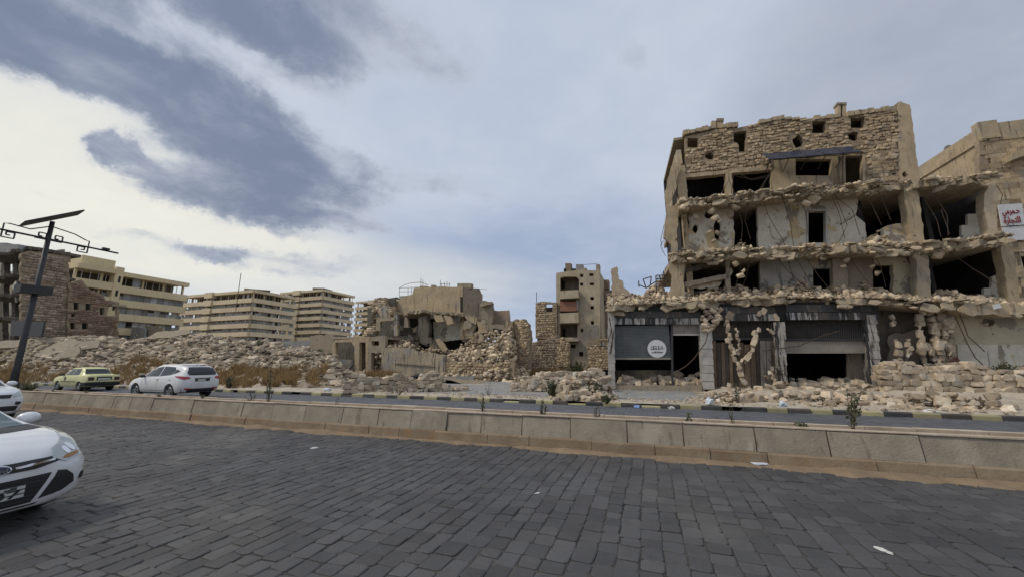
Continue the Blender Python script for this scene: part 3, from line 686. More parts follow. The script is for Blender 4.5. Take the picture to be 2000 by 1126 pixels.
# bay one: half-lowered shutter with a round white badge, post, beige panel
SH = MR.P(rect(1199, 633, 1311, 698), .35); sx0, sx1 = SH[0][0], SH[1][0]; sz0, sz1 = SH[0][1], SH[2][1]
shut = empty('roller_shutter', MR.w(sx0, .35, sz0), 'half lowered grey green roller shutter with a round white emblem', 'shutter')
n = 22; v = []; f = []
for i in range(n+1):
    z = sz1+(sz0-sz1)*i/n
    for o_ in (.36, .335, .36):
        zz = z-(sz1-sz0)/n*((0, .25, .55)[(.36, .335, .36).index(o_) if o_ != .36 else 0]); v += [MR.w(sx0, o_, zz), MR.w(sx1, o_, zz)]
for i in range(len(v)//2-1): f.append((2*i, 2*i+1, 2*i+3, 2*i+2))
MB().add(v, f).build('curtain', M_SHUT, shut); MB().box(sx0, sx1, .31, .4, sz0-.1, sz0+.0, MR).build('bottom_rail', M_SHUTB, shut)
cxz = MR.px(1283, 680, .31)
def disc(fr, cx, cz, r, off, m, name, parent, n=28, dep=.012):
    return plate(MB(), fr, [(cx+r*math.cos(2*PI*i/n), cz+r*math.sin(2*PI*i/n)) for i in range(n)], [], off, dep).build(name, m, parent)
disc(MR, cxz[0], cxz[1], .53, .315, M_WHITE, 'round_emblem', shut)
mb = MB()
for x_, z_, w_, h_ in ((-.02, -.045, .62, .025), (-.2, .07, .05, .2), (-.12, .15, .16, .03), (-.04, .07, .04, .2), (-.12, .02, .18, .03), (.1, .06, .05, .24), (.25, .03, .16, .03), (.25, .12, .03, .1), (.31, .09, .03, .1), (-.33, .0, .06, .05), (-.3, .1, .03, .08), (.38, .0, .05, .04)): mb.box(cxz[0]+x_-w_/2, cxz[0]+x_+w_/2, .306, .316, cxz[1]+z_-h_/2, cxz[1]+z_+h_/2, MR)
for i in range(13):
    x_ = -.3+.05*i; h_ = random.choice((.05, .09, .11, .04)); mb.box(cxz[0]+x_-.014, cxz[0]+x_+.014, .306, .316, cxz[1]-.24, cxz[1]-.24+h_, MR)
mb.box(cxz[0]-.31, cxz[0]+.28, .306, .316, cxz[1]-.25, cxz[1]-.225, MR); mb.build('emblem_lettering', M_BLKT, shut)
fbox(MR, [(1310, 634), (1314, 634), (1316, 757), (1312, 757)], .25, .12).build('shop_post', M_STEEL, ruin)
fbox(MR, rect(1314, 633, 1368, 651), .34, .1).build('shutter_box', M_SHUTB, ruin); fbox(MR, rect(1314, 651, 1369, 654), .3, .12).build('shutter_rail', M_PIER, ruin)
fbox(MR, rect(1200, 752, 1372, 763), .15, .6).build('shop_step', M_CONC, ruin); fbox(MR, rect(1203, 722, 1312, 745), 2.2, .2).build('counter', M_CONCD, ruin)
# bay two: doors
for i, (u0, u1, m_, vt) in enumerate([(1393, 1399, M_WOOD, 664), (1400, 1408, M_BURNW, 668), (1409, 1416, M_WOOD, 668), (1416, 1423, M_BURNW, 668), (1424, 1431, M_WOOD, 668), (1432, 1441, M_BURNW, 664), (1442, 1453, M_WOOD, 668), (1454, 1465, M_WOOD, 672), (1466, 1476, M_WOOD, 672), (1477, 1484, M_BURNW, 664), (1485, 1496, M_SHUTB, 664), (1497, 1506, M_SHUTB, 664), (1507, 1515, M_WOOD, 662)]):
    fbox(MR, [(u0+2, 760), (u0-1, vt), (u1-1, vt), (u1+2, 760)], .45+random.uniform(-.03, .03), .06).build('door_board', m_, ruin)
fbox(MR, rect(1391, 627, 1516, 662), .6, .08).build('transom_panel', M_BURNW, ruin); fbox(MR, rect(1392, 659, 1514, 663), .4, .1).build('transom_rail', M_STEEL, ruin); fbox(MR, rect(1394, 756, 1520, 764), .4, .3).build('door_sill', M_CONC, ruin)
def grille(u0, u1, v0, v1, off, step, m, name='bar_grille'):
    mb = MB(); u = u0
    while u < u1:
        a = MR.px(u, v0, off); b = MR.px(u+.5, v1, off); mb.tube([MR.w(a[0], off, a[1]), MR.w(b[0], off, b[1])], .022, 4); u += step
    return mb.build(name, m, ruin)
grille(1440, 1500, 629, 658, .5, 4.5, M_STEEL)
# bay three
fbox(MR, rect(1534, 625, 1694, 662), .62, .06).build('transom_panel', M_BURNW, ruin); grille(1536, 1692, 627, 661, .42, 4.3, M_STEEL)
fbox(MR, rect(1534, 661, 1694, 664), .36, .1).build('transom_rail', M_STEEL, ruin); fbox(MR, rect(1535, 665, 1694, 687), .45, .08).build('shutter_box', M_SHUTB, ruin); fbox(MR, rect(1535, 686, 1696, 689), .4, .12).build('shutter_rail', M_SHUTB, ruin)
fbox(MR, [(1690, 625), (1696, 625), (1708, 770), (1703, 770)], .1, .12).build('shop_post', M_STEEL, ruin); fbox(MR, rect(1655, 690, 1695, 742), 1.2, .15).build('inner_wall', M_BROWNP, ruin)
fbox(MR, rect(1536, 752, 1706, 764), .3, .5).build('shop_step', M_CONC, ruin)
# right bays
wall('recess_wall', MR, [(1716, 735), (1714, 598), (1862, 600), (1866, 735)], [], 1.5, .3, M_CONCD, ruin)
wall('recess_infill', MR, [(1735, 735), (1735, 655), (1790, 640), (1800, 735)], [], 1.3, .2, M_BROWNP, ruin, .1, .3)
wall('plaster_wall', MR, [(1858, 730), (1856, 608), (2045, 606), (2045, 735)], [blobpoly(1930, 628, 15, 10)], .7, .3, M_CREAM, ruin, .04, .4, .04)
fbox(MR, [(1872, 722), (1870, 672), (2005, 672), (2010, 722)], .64, .06).build('white_dado', M_PLAST, ruin)
wall('slab_lip', MR, [(1868, 605), (1885, 590), (1990, 593), (2010, 603), (2005, 612), (1960, 618), (1940, 612), (1900, 617)], [], -.35, .9, M_RENDER, ruin, .06, .25)
# solar panels on the ledge
for i in range(5):
    u0 = 1502+36*i; a = MR.px(u0, 311-3.1*i, -.2); b = MR.px(u0+35, 309-3.1*i, -.2); h = .80
    mb = MB(); v = [MR.w(a[0], -.2, a[1]), MR.w(b[0], -.2, b[1]), MR.w(b[0], .65, b[1]+h), MR.w(a[0], .65, a[1]+h)]; v += [(p[0], p[1], p[2]+.04) for p in v]
    p = mb.add(v, [(3, 2, 1, 0), (4, 5, 6, 7), (0, 1, 5, 4), (1, 2, 6, 5), (2, 3, 7, 6), (3, 0, 4, 7)]).build('solar_panel', M_SOLAR)
    tag(p, 'dark blue solar panel in the tilted row on the ledge of the shelled building', 'solar panel', 'solar panels on the ruin ledge')
mb = MB()
for i in range(6):
    a = MR.px(1505+36*i, 312-3.0*i, -.1); mb.tube([MR.w(a[0], -.1, a[1]), MR.w(a[0], .9, a[1]-.35)], .025, 4); mb.tube([MR.w(a[0], -.1, a[1]), MR.w(a[0], .62, a[1]+.76)], .025, 4)
a = MR.px(1502, 312, -.15); b = MR.px(1684, 297, -.15); mb.tube([MR.w(a[0], -.15, a[1]), MR.w(b[0], -.15, b[1])], .03, 4); mb.build('panel_bracket', M_IRON, ruin)
# --- debris piled along the slabs
xa = lambda u, v, o=0: MR.px(u, v, o)[0]
FINE = ('shard', 'shard', 'shard', 'shard', 'rock', 'block')
deb = debris(MR, T1, T1[0][0]+.1, xa(1720, 585), 6500, -.12, 2.0, 1.25, .04, .34, FINE, 2.8, lambda x, o: .04+.8*min(1, max(0, (o+.05)/1.15))+.16*max(0, o-1.1)) + debris(MR, T1, T1[0][0]+.1, xa(1320, 585, 1), 1500, .2, 3.4, 1.35, .05, .42, FINE, 2.6)
deb += debris(MR, T1, xa(1330, 585), xa(1600, 585), 600, .5, 2.2, .9, .05, .4, FINE, 2.4)
deb += debris(MR, T1, xa(1700, 585), T1[-1][0], 3600, -.25, 1.7, .8, .035, .32, FINE, 3.0, lambda x, o: .05+.95*min(1, max(0, (o+.15)/1.3))) + debris(MR, T1, T1[0][0], T1[-1][0], 70, .2, 1.6, .9, .2, .5, ('block', 'rock', 'shard'), 1.6, lambda x, o: min(1, o/1.1))
deb += debris(MR, T2, T2[0][0], T2[-1][0], 4200, -.2, 1.3, .32, .03, .28, FINE, 3.4) + debris(MR, T2, T2[0][0], xa(1480, 487), 700, 0, 1.3, .6, .04, .3, FINE, 3)
deb += debris(MR, T2, xa(1670, 480, 1), xa(1730, 480, 1), 260, .1, 1.4, .8, .05, .4, FINE, 2.4) + debris(MR, T3, T3[0][0], T3[-1][0], 2200, -.3, 1.1, .2, .03, .26, FINE, 3.2) + debris(MR, T3, T3[0][0], xa(1560, 375), 800, -.1, 1.1, .4, .04, .34, FINE, 2.8)
low = lambda T, d: [(x, z-d) for x, z in T]
deb += debris(MR, low(T2, .45), T2[0][0], T2[-1][0], 420, -.25, .25, .3, .05, .42, ('shard', 'shard', 'rock'), 2.6) + debris(MR, low(T3, .45), T3[0][0], xa(1700, 365), 320, -.25, .25, .3, .05, .42, ('shard', 'shard', 'rock'), 2.6)
deb += debris(MR, low(T1, .4), xa(1720, 590), T1[-1][0], 220, -.2, .3, .3, .06, .4, ('shard', 'shard', 'rock'), 2.4) + debris(MR, T2, T2[0][0], T2[-1][0], 40, -.25, .5, .2, .2, .45, ('block', 'shard', 'rock')) + debris(MR, T3, T3[0][0], T3[-1][0], 24, -.25, .4, .15, .2, .4, ('block', 'shard', 'rock'))
def flaps(top, x0, x1, n, drop=.25):
    it = []
    for _ in range(n):
        x = random.uniform(x0, x1); L = random.uniform(.3, .95); hang_ = random.random() < .3
        z = zat(top, x)+(random.uniform(-.55, -.2) if hang_ else random.uniform(-.12, .12)); o = random.uniform(-.35, .1) if hang_ else random.uniform(-.35, .5)
        rx = random.uniform(.7, 1.4) if hang_ else random.uniform(-.35, .45)
        it.append(item('shard', MR.w(x, o, z), (L, L*random.uniform(.4, .8), random.uniform(.07, .15)), (rx, random.uniform(-.3, .3), random.uniform(-.6, .6))))
    return it
flp = flaps(T2, T2[0][0], T2[-1][0], 46)+flaps(T3, T3[0][0], T3[-1][0], 44)+flaps(T1, xa(1700, 585), T1[-1][0], 26)+flaps(T1, T1[0][0], xa(1700, 585), 22)
scatter(flp, M_SLABE, None, 'slab_fragment', 'slab_fragments', 300, 'flat broken concrete fragment on the torn edge of a floor slab', 'fragment', 'fragments along the slab edges')
for u, v_, s in ((1405, 432, .3), (1396, 426, .4), (1390, 412, .35), (1360, 425, .3), (1385, 452, .35), (1402, 455, .3), (1392, 470, .4), (1646, 487, .45), (1678, 487, .6), (1700, 482, .55), (1652, 508, .3), (1648, 520, .3), (1703, 520, .35), (1712, 532, .4), (1608, 505, .3), (1437, 515, .3), (1452, 528, .3), (1446, 538, .35), (1590, 388, .5), (1575, 398, .4), (1545, 391, .35), (1437, 405, .4), (1832, 496, .5), (1818, 485, .5), (1870, 480, .5)):
    p = MR.px(u, v_, .1); deb.append(item(random.choice(('cob', 'rock')), MR.w(p[0], .1, p[1]), (s, s*.7, s*.7), (random.uniform(-1, 1), random.uniform(-1, 1), 0)))
scatter(deb, M_LIME2, None, 'broken_stone', 'ruin_debris', 120, 'broken stone lying on a floor slab edge of the shelled building', 'stone', 'stones on the slab edges', 'broken masonry heaped along the open floor slabs', 'debris')
# stones hanging on bars in front of the shops
hang = []
for pts, s in ((([(1420, 626), (1424, 664), (1432, 690), (1447, 726), (1452, 745)]), .34), (([(1436, 640), (1441, 660), (1443, 690)]), .24), (([(1481, 640), (1474, 664), (1466, 688), (1456, 706)]), .34), (([(1449, 700), (1443, 720)]), .34), (([(1500, 640), (1508, 650)]), .26), (([(1505, 716), (1512, 742), (1500, 735)]), .34),
               ([(1394, 600), (1402, 620), (1392, 640)], .5), ([(1375, 612), (1396, 606)], .5), ([(1482, 615), (1492, 607)], .35), ([(1512, 612), (1516, 622)], .4), ([(1416, 640), (1426, 612)], .4),
               ([(1796, 605), (1796, 650), (1800, 690), (1816, 722)], .36), ([(1838, 612), (1846, 640), (1850, 680)], .36), ([(1824, 618), (1830, 650), (1836, 700), (1834, 716)], .4), ([(1752, 662), (1754, 712)], .34), ([(1738, 615), (1746, 632)], .3), ([(1856, 606), (1858, 720)], .45), ([(1776, 660), (1774, 700)], .32), ([(1812, 670), (1818, 690)], .36)):
    hang += chain(MR, pts, .1 if pts[0][0] < 1700 else .35, s*.45, s*.95, 1.0, .07, ('cob', 'rock', 'block'))
for _ in range(60):
    u = random.uniform(1818, 1858); v_ = random.uniform(602, 720); p = MR.px(u, v_, .5); s = random.uniform(.14, .36); hang.append(item('cob', MR.w(p[0], .55, p[1]), (s*1.3, s, s*.7), (random.uniform(-.5, .5), random.uniform(-.6, .6), 0)))
for _ in range(38):
    u = random.uniform(1372, 1408); v_ = random.uniform(598, 648)
    if v_ > 615 + (1408-u)*1.2: continue
    p = MR.px(u, v_, 0); s = random.uniform(.16, .42); hang.append(item('rock', MR.w(p[0], 0, p[1]), (s*1.2, s*.8, s*.8), (random.uniform(-1, 1), random.uniform(-1, 1), 0)))
scatter(hang, M_LIME, None, 'hanging_stone', 'hanging_stones', 300, 'pale stone hanging on bent bars in front of the shop bays', 'stone', 'stones hanging over the shop fronts')
# bent bars and cables
def bar(pts, off, r=.02, m=None, name='bent_bar', oj=.0):
    P = [MR.w(*[MR.px(u, v_, off+oj*i)[0], off+oj*i], MR.px(u, v_, off+oj*i)[1]) for i, (u, v_) in enumerate(pts)]
    Q = []
    for a, b in zip(P, P[1:]):
        a = Vector(a); b = Vector(b); Q += [a.lerp(b, t) + Vector([random.uniform(-.03, .03)]*3)*(t > 0) for t in (0, .33, .66)]
    return MB().tube(Q+[Vector(P[-1])], r, 4).build(name, m or M_IRON, ruin)
for pts in ([(1385, 640), (1378, 668), (1355, 700), (1340, 714), (1308, 733)], [(1640, 645), (1600, 658), (1560, 675), (1490, 684)], [(1520, 690), (1530, 740), (1536, 752), (1530, 756)], [(1865, 616), (1885, 660), (1905, 698), (1928, 722)], [(1874, 612), (1890, 655), (1923, 686)], [(1500, 700), (1516, 720), (1528, 752)], [(1190, 620), (1196, 660), (1193, 690)], [(1194, 640), (1188, 668)], [(1199, 645), (1192, 690)]): bar(pts, -.05, .025)
for pts in ([(1490, 385), (1500, 420), (1530, 470), (1548, 540), (1572, 580)], [(1525, 378), (1545, 440), (1552, 500), (1600, 580)], [(1560, 375), (1575, 420), (1578, 460)], [(1625, 382), (1640, 420), (1650, 465)], [(1625, 378), (1665, 410), (1680, 460)], [(1630, 380), (1655, 440), (1640, 470)], [(1640, 440), (1680, 415), (1672, 395)], [(1500, 480), (1540, 530), (1590, 575)], [(1560, 484), (1600, 540), (1640, 590)], [(1450, 490), (1445, 530), (1435, 565)], [(1468, 490), (1458, 540), (1450, 560)], [(1845, 485), (1900, 525), (1952, 558)], [(1850, 488), (1910, 530), (1935, 545)], [(1838, 410), (1855, 458)], [(1700, 486), (1720, 520), (1730, 560)], [(1655, 500), (1690, 545), (1706, 560)], [(1800, 380), (1830, 430), (1838, 462)], [(1815, 365), (1850, 420), (1852, 460)], [(1690, 375), (1722, 440)], [(1715, 372), (1740, 430)], [(1440, 400), (1450, 440), (1448, 468)], [(1460, 398), (1455, 430), (1466, 466)], [(1425, 350), (1405, 384)], [(1422, 345), (1436, 380)], [(1432, 342), (1428, 384)], [(1500, 345), (1478, 378)], [(1503, 340), (1484, 376)], [(1436, 338), (1465, 350), (1505, 342)], [(1437, 344), (1470, 352), (1504, 345)], [(1300, 500), (1290, 480), (1296, 470)], [(1302, 520), (1293, 535), (1296, 545)], [(1297, 440), (1290, 470), (1293, 480)], [(1946, 362), (1958, 380), (1954, 398)]): bar(pts, .25, .016)
# iron railing wreck at the left end of the first floor
rl = empty('wrecked_railing', MR.w(xa(1280, 560, .4), .4, 5.2), 'twisted black iron railing wreck on the debris at the torn end of the ruin', 'railing'); mb = MB()
for a, b in (((1256, 545), (1262, 562)), ((1256, 545), (1272, 540)), ((1272, 540), (1270, 556)), ((1281, 538), (1282, 572)), ((1281, 538), (1302, 537)), ((1281, 545), (1300, 544)), ((1296, 530), (1300, 560)), ((1284, 560), (1308, 548)), ((1262, 562), (1280, 550)), ((1248, 556), (1262, 562)), ((1247, 548), (1248, 560)), ((1288, 538), (1292, 552)), ((1304, 545), (1296, 560))):
    mb.tube([MR.w(MR.px(*a, .4)[0], .4, MR.px(*a, .4)[1]), MR.w(MR.px(*b, .5)[0], .5, MR.px(*b, .5)[1])], .035, 5)
mb.build('rail', M_IRON, rl); mb = MB()
for u in range(1284, 1306, 3): mb.tube([MR.w(MR.px(u, 540, .45)[0], .45, MR.px(u, 540, .45)[1]), MR.w(MR.px(u+1, 562, .45)[0], .45, MR.px(u+1, 562, .45)[1])], .014, 4)
mb.build('baluster', M_IRON, rl)
wall('wall_stub', MR, [(1193, 580), (1195, 540), (1194, 525), (1205, 520), (1208, 545), (1216, 548), (1217, 560), (1230, 570), (1232, 590), (1193, 592)], [], 1.6, .45, M_LIME2, ruin, .06, .2)
# red steel frame leaning in the right bay
fr_ = empty('bent_steel_frame', MR.w(xa(1850, 728, -.2), -.2, .7), 'bent dark red steel frame lying on the stacked stones', 'steel frame'); mb = MB()
Q = [MR.w(*[MR.px(u, v_, -.3)[0], -.3], MR.px(u, v_, -.3)[1]) for u, v_ in ((1828, 731), (1880, 717), (1866, 698), (1858, 706))]
for a, b in zip(Q, Q[1:]): mb.beam(a, b, .1, .12)
mb.build('bar', M_RED, fr_); mb = MB(); q = [MR.w(*[MR.px(u, v_, -.3)[0], -.3], MR.px(u, v_, -.3)[1]) for u, v_ in ((1985, 741), (2030, 740))]; mb.beam(q[0], q[1], .12, .25); tag(mb.build('steel_beam', M_RED), 'dark red steel beam lying across the stacked stones', 'beam')

# ------------------------------------------------------------------ stone building behind, with the white sign
RB = empty('stone_building', MR.w(20, 5, 0), 'pale block-stone building with a flat parapet behind the shelled building', 'building')
o, OR, HR = wall('front_wall', MR, [(1913, 252), (2080, 225), (2090, 748), (1913, 748)], [rect(1990, 595, 2015, 650), rect(1994, 500, 2020, 560)], 9.0, .4, M_MORTAR, RB)
scatter(masonry(MR, OR, HR, 8.98, .40, .5, .85, .12, .012, .006, 'block', .03), M_MASON, RB, 'block', 'blocks', 260)
xc, zc = MR.px(1913, 252, 9.0); SF = Frame(*MR.w(xc, 9.0, 0)[:2], 94.0)
Zs = zc-.1
wall('side_wall', SF, [(0, 4), (18, 4), (18, Zs), (0, Zs)], [SF.P(rect(1868, 325, 1888, 348))[:]] if False else [[(3.2, Zs-4.0), (6.0, Zs-4.0), (6.0, Zs-2.2), (3.2, Zs-2.2)]], .0, -.4, M_RENDER, RB, px=False)
mb = MB(); mb.box(-.15, 18, -.12, .12, Zs-.9, Zs+.15, SF); mb.build('parapet', M_RENDER, RB)
MB().box(xc-.15, xc+.9, 8.8, 9.4, zc-.9, zc+.45, MR).build('corner_post', M_RENDER, RB); MB().box(xc+.3, xc+14, 8.88, 9.3, zc-1.1, zc+.25, MR).build('parapet', M_RENDER, RB)
MB().box(xc+.4, xc+14, 9.7, 18, zc-1.6, zc-1.3, MR).build('roof_slab', M_CONC, RB)
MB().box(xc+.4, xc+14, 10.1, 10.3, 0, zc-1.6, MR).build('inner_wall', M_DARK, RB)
fbox(MR, [(1975, 300), (2040, 275), (2040, 290), (1978, 312)], 8.2, .8).build('cornice', M_RENDER, RB)
dish = MB(); c = MR.px(1852, 297, 15); c0 = Vector(MR.w(c[0], 15, c[1]))
for k in range(3):
    pass
ring = [[c0 + Vector((math.cos(a)*r*.75, -d, math.sin(a)*r)) for a in [2*PI*i/14 for i in range(14)]] for r, d in ((.02, .0), (.3, .06), (.55, .2))]
v = [p for q in ring for p in q]; f = [(k*14+i, k*14+(i+1) % 14, (k+1)*14+(i+1) % 14, (k+1)*14+i) for k in range(2) for i in range(14)]
dish.add(v, f); dish.tube([c0, c0+Vector((0, .3, -.9))], .03, 5); dish.tube([c0, c0+Vector((0, -.5, .05))], .015, 4); tag(dish.build('satellite_dish', M_PIER), 'small grey satellite dish standing on the sloping side parapet', 'satellite dish')
# the sign: two lines of red Arabic lettering on a white board
sg = empty('shop_sign', MR.w(MR.px(1952, 441, 8.7)[0], 8.7, MR.px(1957, 441, 8.7)[1]), 'white sign board with two lines of dark red Arabic lettering', 'sign')
wall('board', MR, [(1957, 442), (1950, 400), (1996, 397), (2003, 439)], [], 8.7, .08, M_WHITE, sg)
wall('lower_board', MR, [(1962, 470), (1958, 444), (2004, 441), (2008, 468)], [], 8.72, .08, M_WHITE, sg)
def text(s, name, m, parent, loc, size, rotm, depth=.01, width=None, shear=0.0):
    cu = bpy.data.curves.new(name, 'FONT'); cu.body = s; cu.size = size; cu.extrude = depth; cu.align_x = 'CENTER'; cu.align_y = 'CENTER'; cu.shear = shear; cu.offset = size*.012
    ob = bpy.data.objects.new(name, cu); COL.objects.link(ob); bpy.context.view_layer.update()
    me = bpy.data.meshes.new_from_object(ob.evaluated_get(bpy.context.evaluated_depsgraph_get())); bpy.data.objects.remove(ob)
    if width:
        xs = [q.co.x for q in me.vertices]; k = width/max(1e-4, max(xs)-min(xs)) if xs else 1
        for q in me.vertices: q.co.x *= k
    me.transform(Matrix.Translation(loc) @ rotm.to_4x4()); me.materials.clear(); me.materials.append(m); me.name = name
    return link(name, me, m, parent)
TR = Matrix.Rotation(MR.ang, 3, 'Z') @ Matrix.Rotation(PI/2, 3, 'X')
for s, u, v_, wu in (('\uFEF2\uFEE3\uFEAE\uFEE4\u0640\uFEA3', 1974, 412, 40), ('\uFE93\uFEAD\uFE8E\uFEA0\uFE98\uFEE0\uFEDF', 1977, 430, 38)):
    a = MR.px(u, v_, 8.67); b = MR.px(u+wu, v_, 8.67); text(s, 'lettering', M_REDT, sg, MR.w(a[0], 8.67, a[1]), .62, TR, .012, (b[0]-a[0])*.88)
a = MR.px(1981, 441, 8.67); b = MR.px(1965, 441, 8.67); mb = MB()
for i in range(9): mb.box(b[0]+i*.13, b[0]+i*.13+random.uniform(.05, .1), 8.665, 8.68, a[1]-.02, a[1]+random.uniform(.02, .07), MR)
mb.build('small_lettering', M_BLKT, sg)
# ------------------------------------------------------------------ tower block with balconies
TW = Frame(0, 46.0, 0)
tw = empty('balcony_tower', TW.w(-8, 3, 0), 'narrow six storey tan block with stacked balconies and small square windows', 'building')
hs = [rect(1133, 535, 1139, 541), rect(1151, 534, 1159, 539), rect(1133, 552, 1139, 558), rect(1152, 552, 1160, 557), rect(1153, 579, 1160, 585), rect(1153, 597, 1160, 603), rect(1154, 626, 1160, 633), rect(1134, 641, 1139, 648), rect(1154, 641, 1158, 647), rect(1112, 672, 1124, 679), rect(1131, 686, 1139, 695)]
rc = [[(1094, 568), (1094, 543), (1101, 540), (1125, 540), (1131, 545), (1131, 568)], rect(1094, 580, 1128, 611), rect(1094, 628, 1128, 658)]
wall('front_wall', TW, [(1087, 722), (1086, 533), (1130, 527), (1171, 528), (1173, 722)], hs+rc, 0, .4, M_TOWER, tw)
xa_, xb_ = TW.px(1087, 600)[0], TW.px(1172, 600)[0]; ztw = TW.px(1130, 528)[1]
MB().box(xa_, xa_+.3, .4, 9, 0, ztw-.1, TW).build('side_wall', M_TOWER, tw); MB().box(xb_-.3, xb_, .4, 9, 0, ztw, TW).build('side_wall', M_TOWER, tw); MB().box(xa_, xb_, 8.7, 9, 0, ztw, TW).build('rear_wall', M_TOWER, tw)
MB().box(xa_+.3, xb_-.3, .41, 8.7, ztw-.5, ztw-.25, TW).build('roof_slab', M_TOWER, tw); MB().box(xa_+.3, xb_-.3, 2.0, 2.2, 0, ztw-.5, TW).build('inner_wall', M_BROWNP, tw)
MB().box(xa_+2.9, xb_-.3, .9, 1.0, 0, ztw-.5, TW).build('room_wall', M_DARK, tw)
for q, (va, vb) in enumerate(((568, 578), (611, 626), (658, 662))):
    a = TW.px(1093, va, -.9); b = TW.px(1130, vb, -.9); MB().box(a[0], b[0], -.9, 2, b[1]-.2, b[1], TW).build('balcony_slab', M_TOWER, tw)
    if q < 2:
        MB().box(a[0], b[0], -.95, -.82, b[1]-.2, a[1], TW).build('balcony_wall', M_TOWER, tw); MB().box(b[0]-.12, b[0], -.82, 0, b[1], a[1], TW).build('balcony_wall', M_TOWER, tw)
fbox(TW, rect(1094, 588, 1126, 607), -.5, .05).build('orange_awning', M_CLOTH, tw)
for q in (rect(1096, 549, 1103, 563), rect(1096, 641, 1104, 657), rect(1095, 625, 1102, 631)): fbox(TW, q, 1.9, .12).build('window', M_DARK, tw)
for q in (rect(1114, 630, 1123, 650), rect(1116, 556, 1123, 567)): fbox(TW, q, 1.85, .12).build('shutter', M_SHUTB, tw)
fbox(TW, rect(1125, 585, 1129, 605), -.4, .1).build('drain_pipe', M_PIER, tw)
for q, m in ((rect(1104, 514, 1115, 530), M_BRICK), (rect(1125, 516, 1138, 530), M_WALK), (rect(1138, 523, 1145, 530), M_CONC), (rect(1115, 524, 1124, 530), M_STEEL), (rect(1164, 516, 1171, 532), M_CONC), (rect(1101, 524, 1106, 530), M_STEEL)): fbox(TW, q, 2, 1).build('roof_tank', m, tw)
mb = MB(); a = TW.px(1138, 517, 2); b = TW.px(1166, 515, 2); mb.tube([TW.w(a[0], 2, a[1]), TW.w(b[0], 2, b[1])], .03, 4); mb.build('roof_rail', M_IRON, tw)
for q in (rect(1179, 546, 1189, 564), ): tag(fbox(TW, q, 6, 1.5).build('brick_chimney', M_BRICK), 'brown brick chimney block behind the tan tower', 'chimney')
bb = empty('brown_block', TW.w(-4, 8, 0), 'dark brown plastered block squeezed between the tower and the shelled building', 'building')
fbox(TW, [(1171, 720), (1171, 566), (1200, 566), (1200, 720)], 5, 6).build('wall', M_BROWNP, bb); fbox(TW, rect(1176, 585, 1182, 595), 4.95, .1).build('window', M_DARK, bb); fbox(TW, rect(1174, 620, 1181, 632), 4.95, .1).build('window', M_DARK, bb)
# annexes at its foot
an = empty('tower_annex', TW.w(-5, -2, 0), 'low stone annex with broken top at the foot of the tan tower', 'ruined wall')
_, oa, ha = wall('wall', TW, [(1147, 722), (1147, 668), (1158, 662), (1195, 660), (1200, 722)], [rect(1154, 668, 1161, 677), rect(1168, 666, 1184, 677)], -2, .4, M_MORTAR, an, .06, .3)
scatter(masonry(TW, oa, ha, -2.02, .2, .25, .42, .1, .015, .02, 'block', .03), M_MASON, an, 'stone', 'stones', 0); wall('shed_wall', TW, [(1155, 660), (1155, 634), (1170, 634), (1170, 658)], [], -1.5, .1, M_SHUTB, an)
_, oa, ha = wall('wall', TW, [(1088, 718), (1088, 660), (1100, 657), (1113, 672), (1113, 718)], [], -2.4, .4, M_MORTAR, an, .08, .3)
scatter(masonry(TW, oa, ha, -2.42, .2, .25, .42, .1, .015, .02, 'block', .03), M_MASON, an, 'stone', 'stones', 0)
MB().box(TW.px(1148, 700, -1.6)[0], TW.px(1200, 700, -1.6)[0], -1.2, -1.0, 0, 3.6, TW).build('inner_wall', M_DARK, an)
sw = empty('stone_wall_block', TW.w(-12, 0, 0), 'tall square pale stone wall with one high dark window beside the tower', 'ruined building')
_, oa, ha = wall('wall', TW, [(1046, 660), (1046, 591), (1060, 588), (1088, 590), (1088, 660)], [rect(1066, 593, 1079, 608)], -.5, .4, M_MORTAR, sw, .03, .3)
scatter(masonry(TW, oa, ha, -.52, .26, .22, .48, .12, .03, .03, 'cob', .05), M_MASON, sw, 'stone', 'stones', 0); MB().box(TW.px(1047, 640)[0], TW.px(1088, 640)[0], .5, .8, 0, 8.6, TW).build('back_wall', M_DARK, sw)
MB().tube([TW.w(TW.px(1048, 590)[0], 0, TW.px(1048, 590)[1]), TW.w(TW.px(1048, 570)[0], 0, TW.px(1048, 570)[1])], .04, 4).build('antenna', M_IRON, sw)
_, oa, ha = wall('lower_wall', TW, [(1030, 722), (1032, 672), (1060, 662), (1092, 652), (1092, 722)], [], -.9, .4, M_MORTAR, sw, .1, .3)
scatter(masonry(TW, oa, ha, -.92, .2, .22, .48, .12, .02, .03, 'block', .04), M_DSTONE, sw, 'stone', 'stones', 0)

# ------------------------------------------------------------------ collapsed house in the middle
MD = Frame(0, 32.0, 0)
md = empty('collapsed_house', MD.w(-18, 4, 0), 'collapsed plastered house with torn floors, hanging slabs and bare upper room', 'ruined building')
wall('arch_wall', MD, [(650, 742), (650, 668), (655, 663), (722, 658), (722, 742)], [[(656, 738), (655, 668), (686, 667), (692, 676), (693, 738)], [(701, 738), (702, 668), (714, 667), (714, 738)]], 0, .4, M_RENDER, md, .04, .4)
wall('door_wall', MD, [(717, 742), (719, 662), (735, 656), (752, 655), (750, 742)], [rect(726, 665, 740, 674), rect(725, 688, 745, 740)], -.2, .4, M_CONC, md, .04, .4)
for q, o_, d_, m_ in ((rect(652, 660, 748, 742), 4, .3, M_CONCD), (rect(694, 668, 699, 742), .4, 3.6, M_CONC), (rect(650, 657, 755, 661), .5, 6, M_SLABE)): fbox(MD, q, o_, d_).build('inner_wall', m_, md)
fbox(MD, [(656, 700), (690, 702), (690, 712), (676, 726), (668, 722)], 1.2, .2).build('fallen_slab', M_WALK, md)
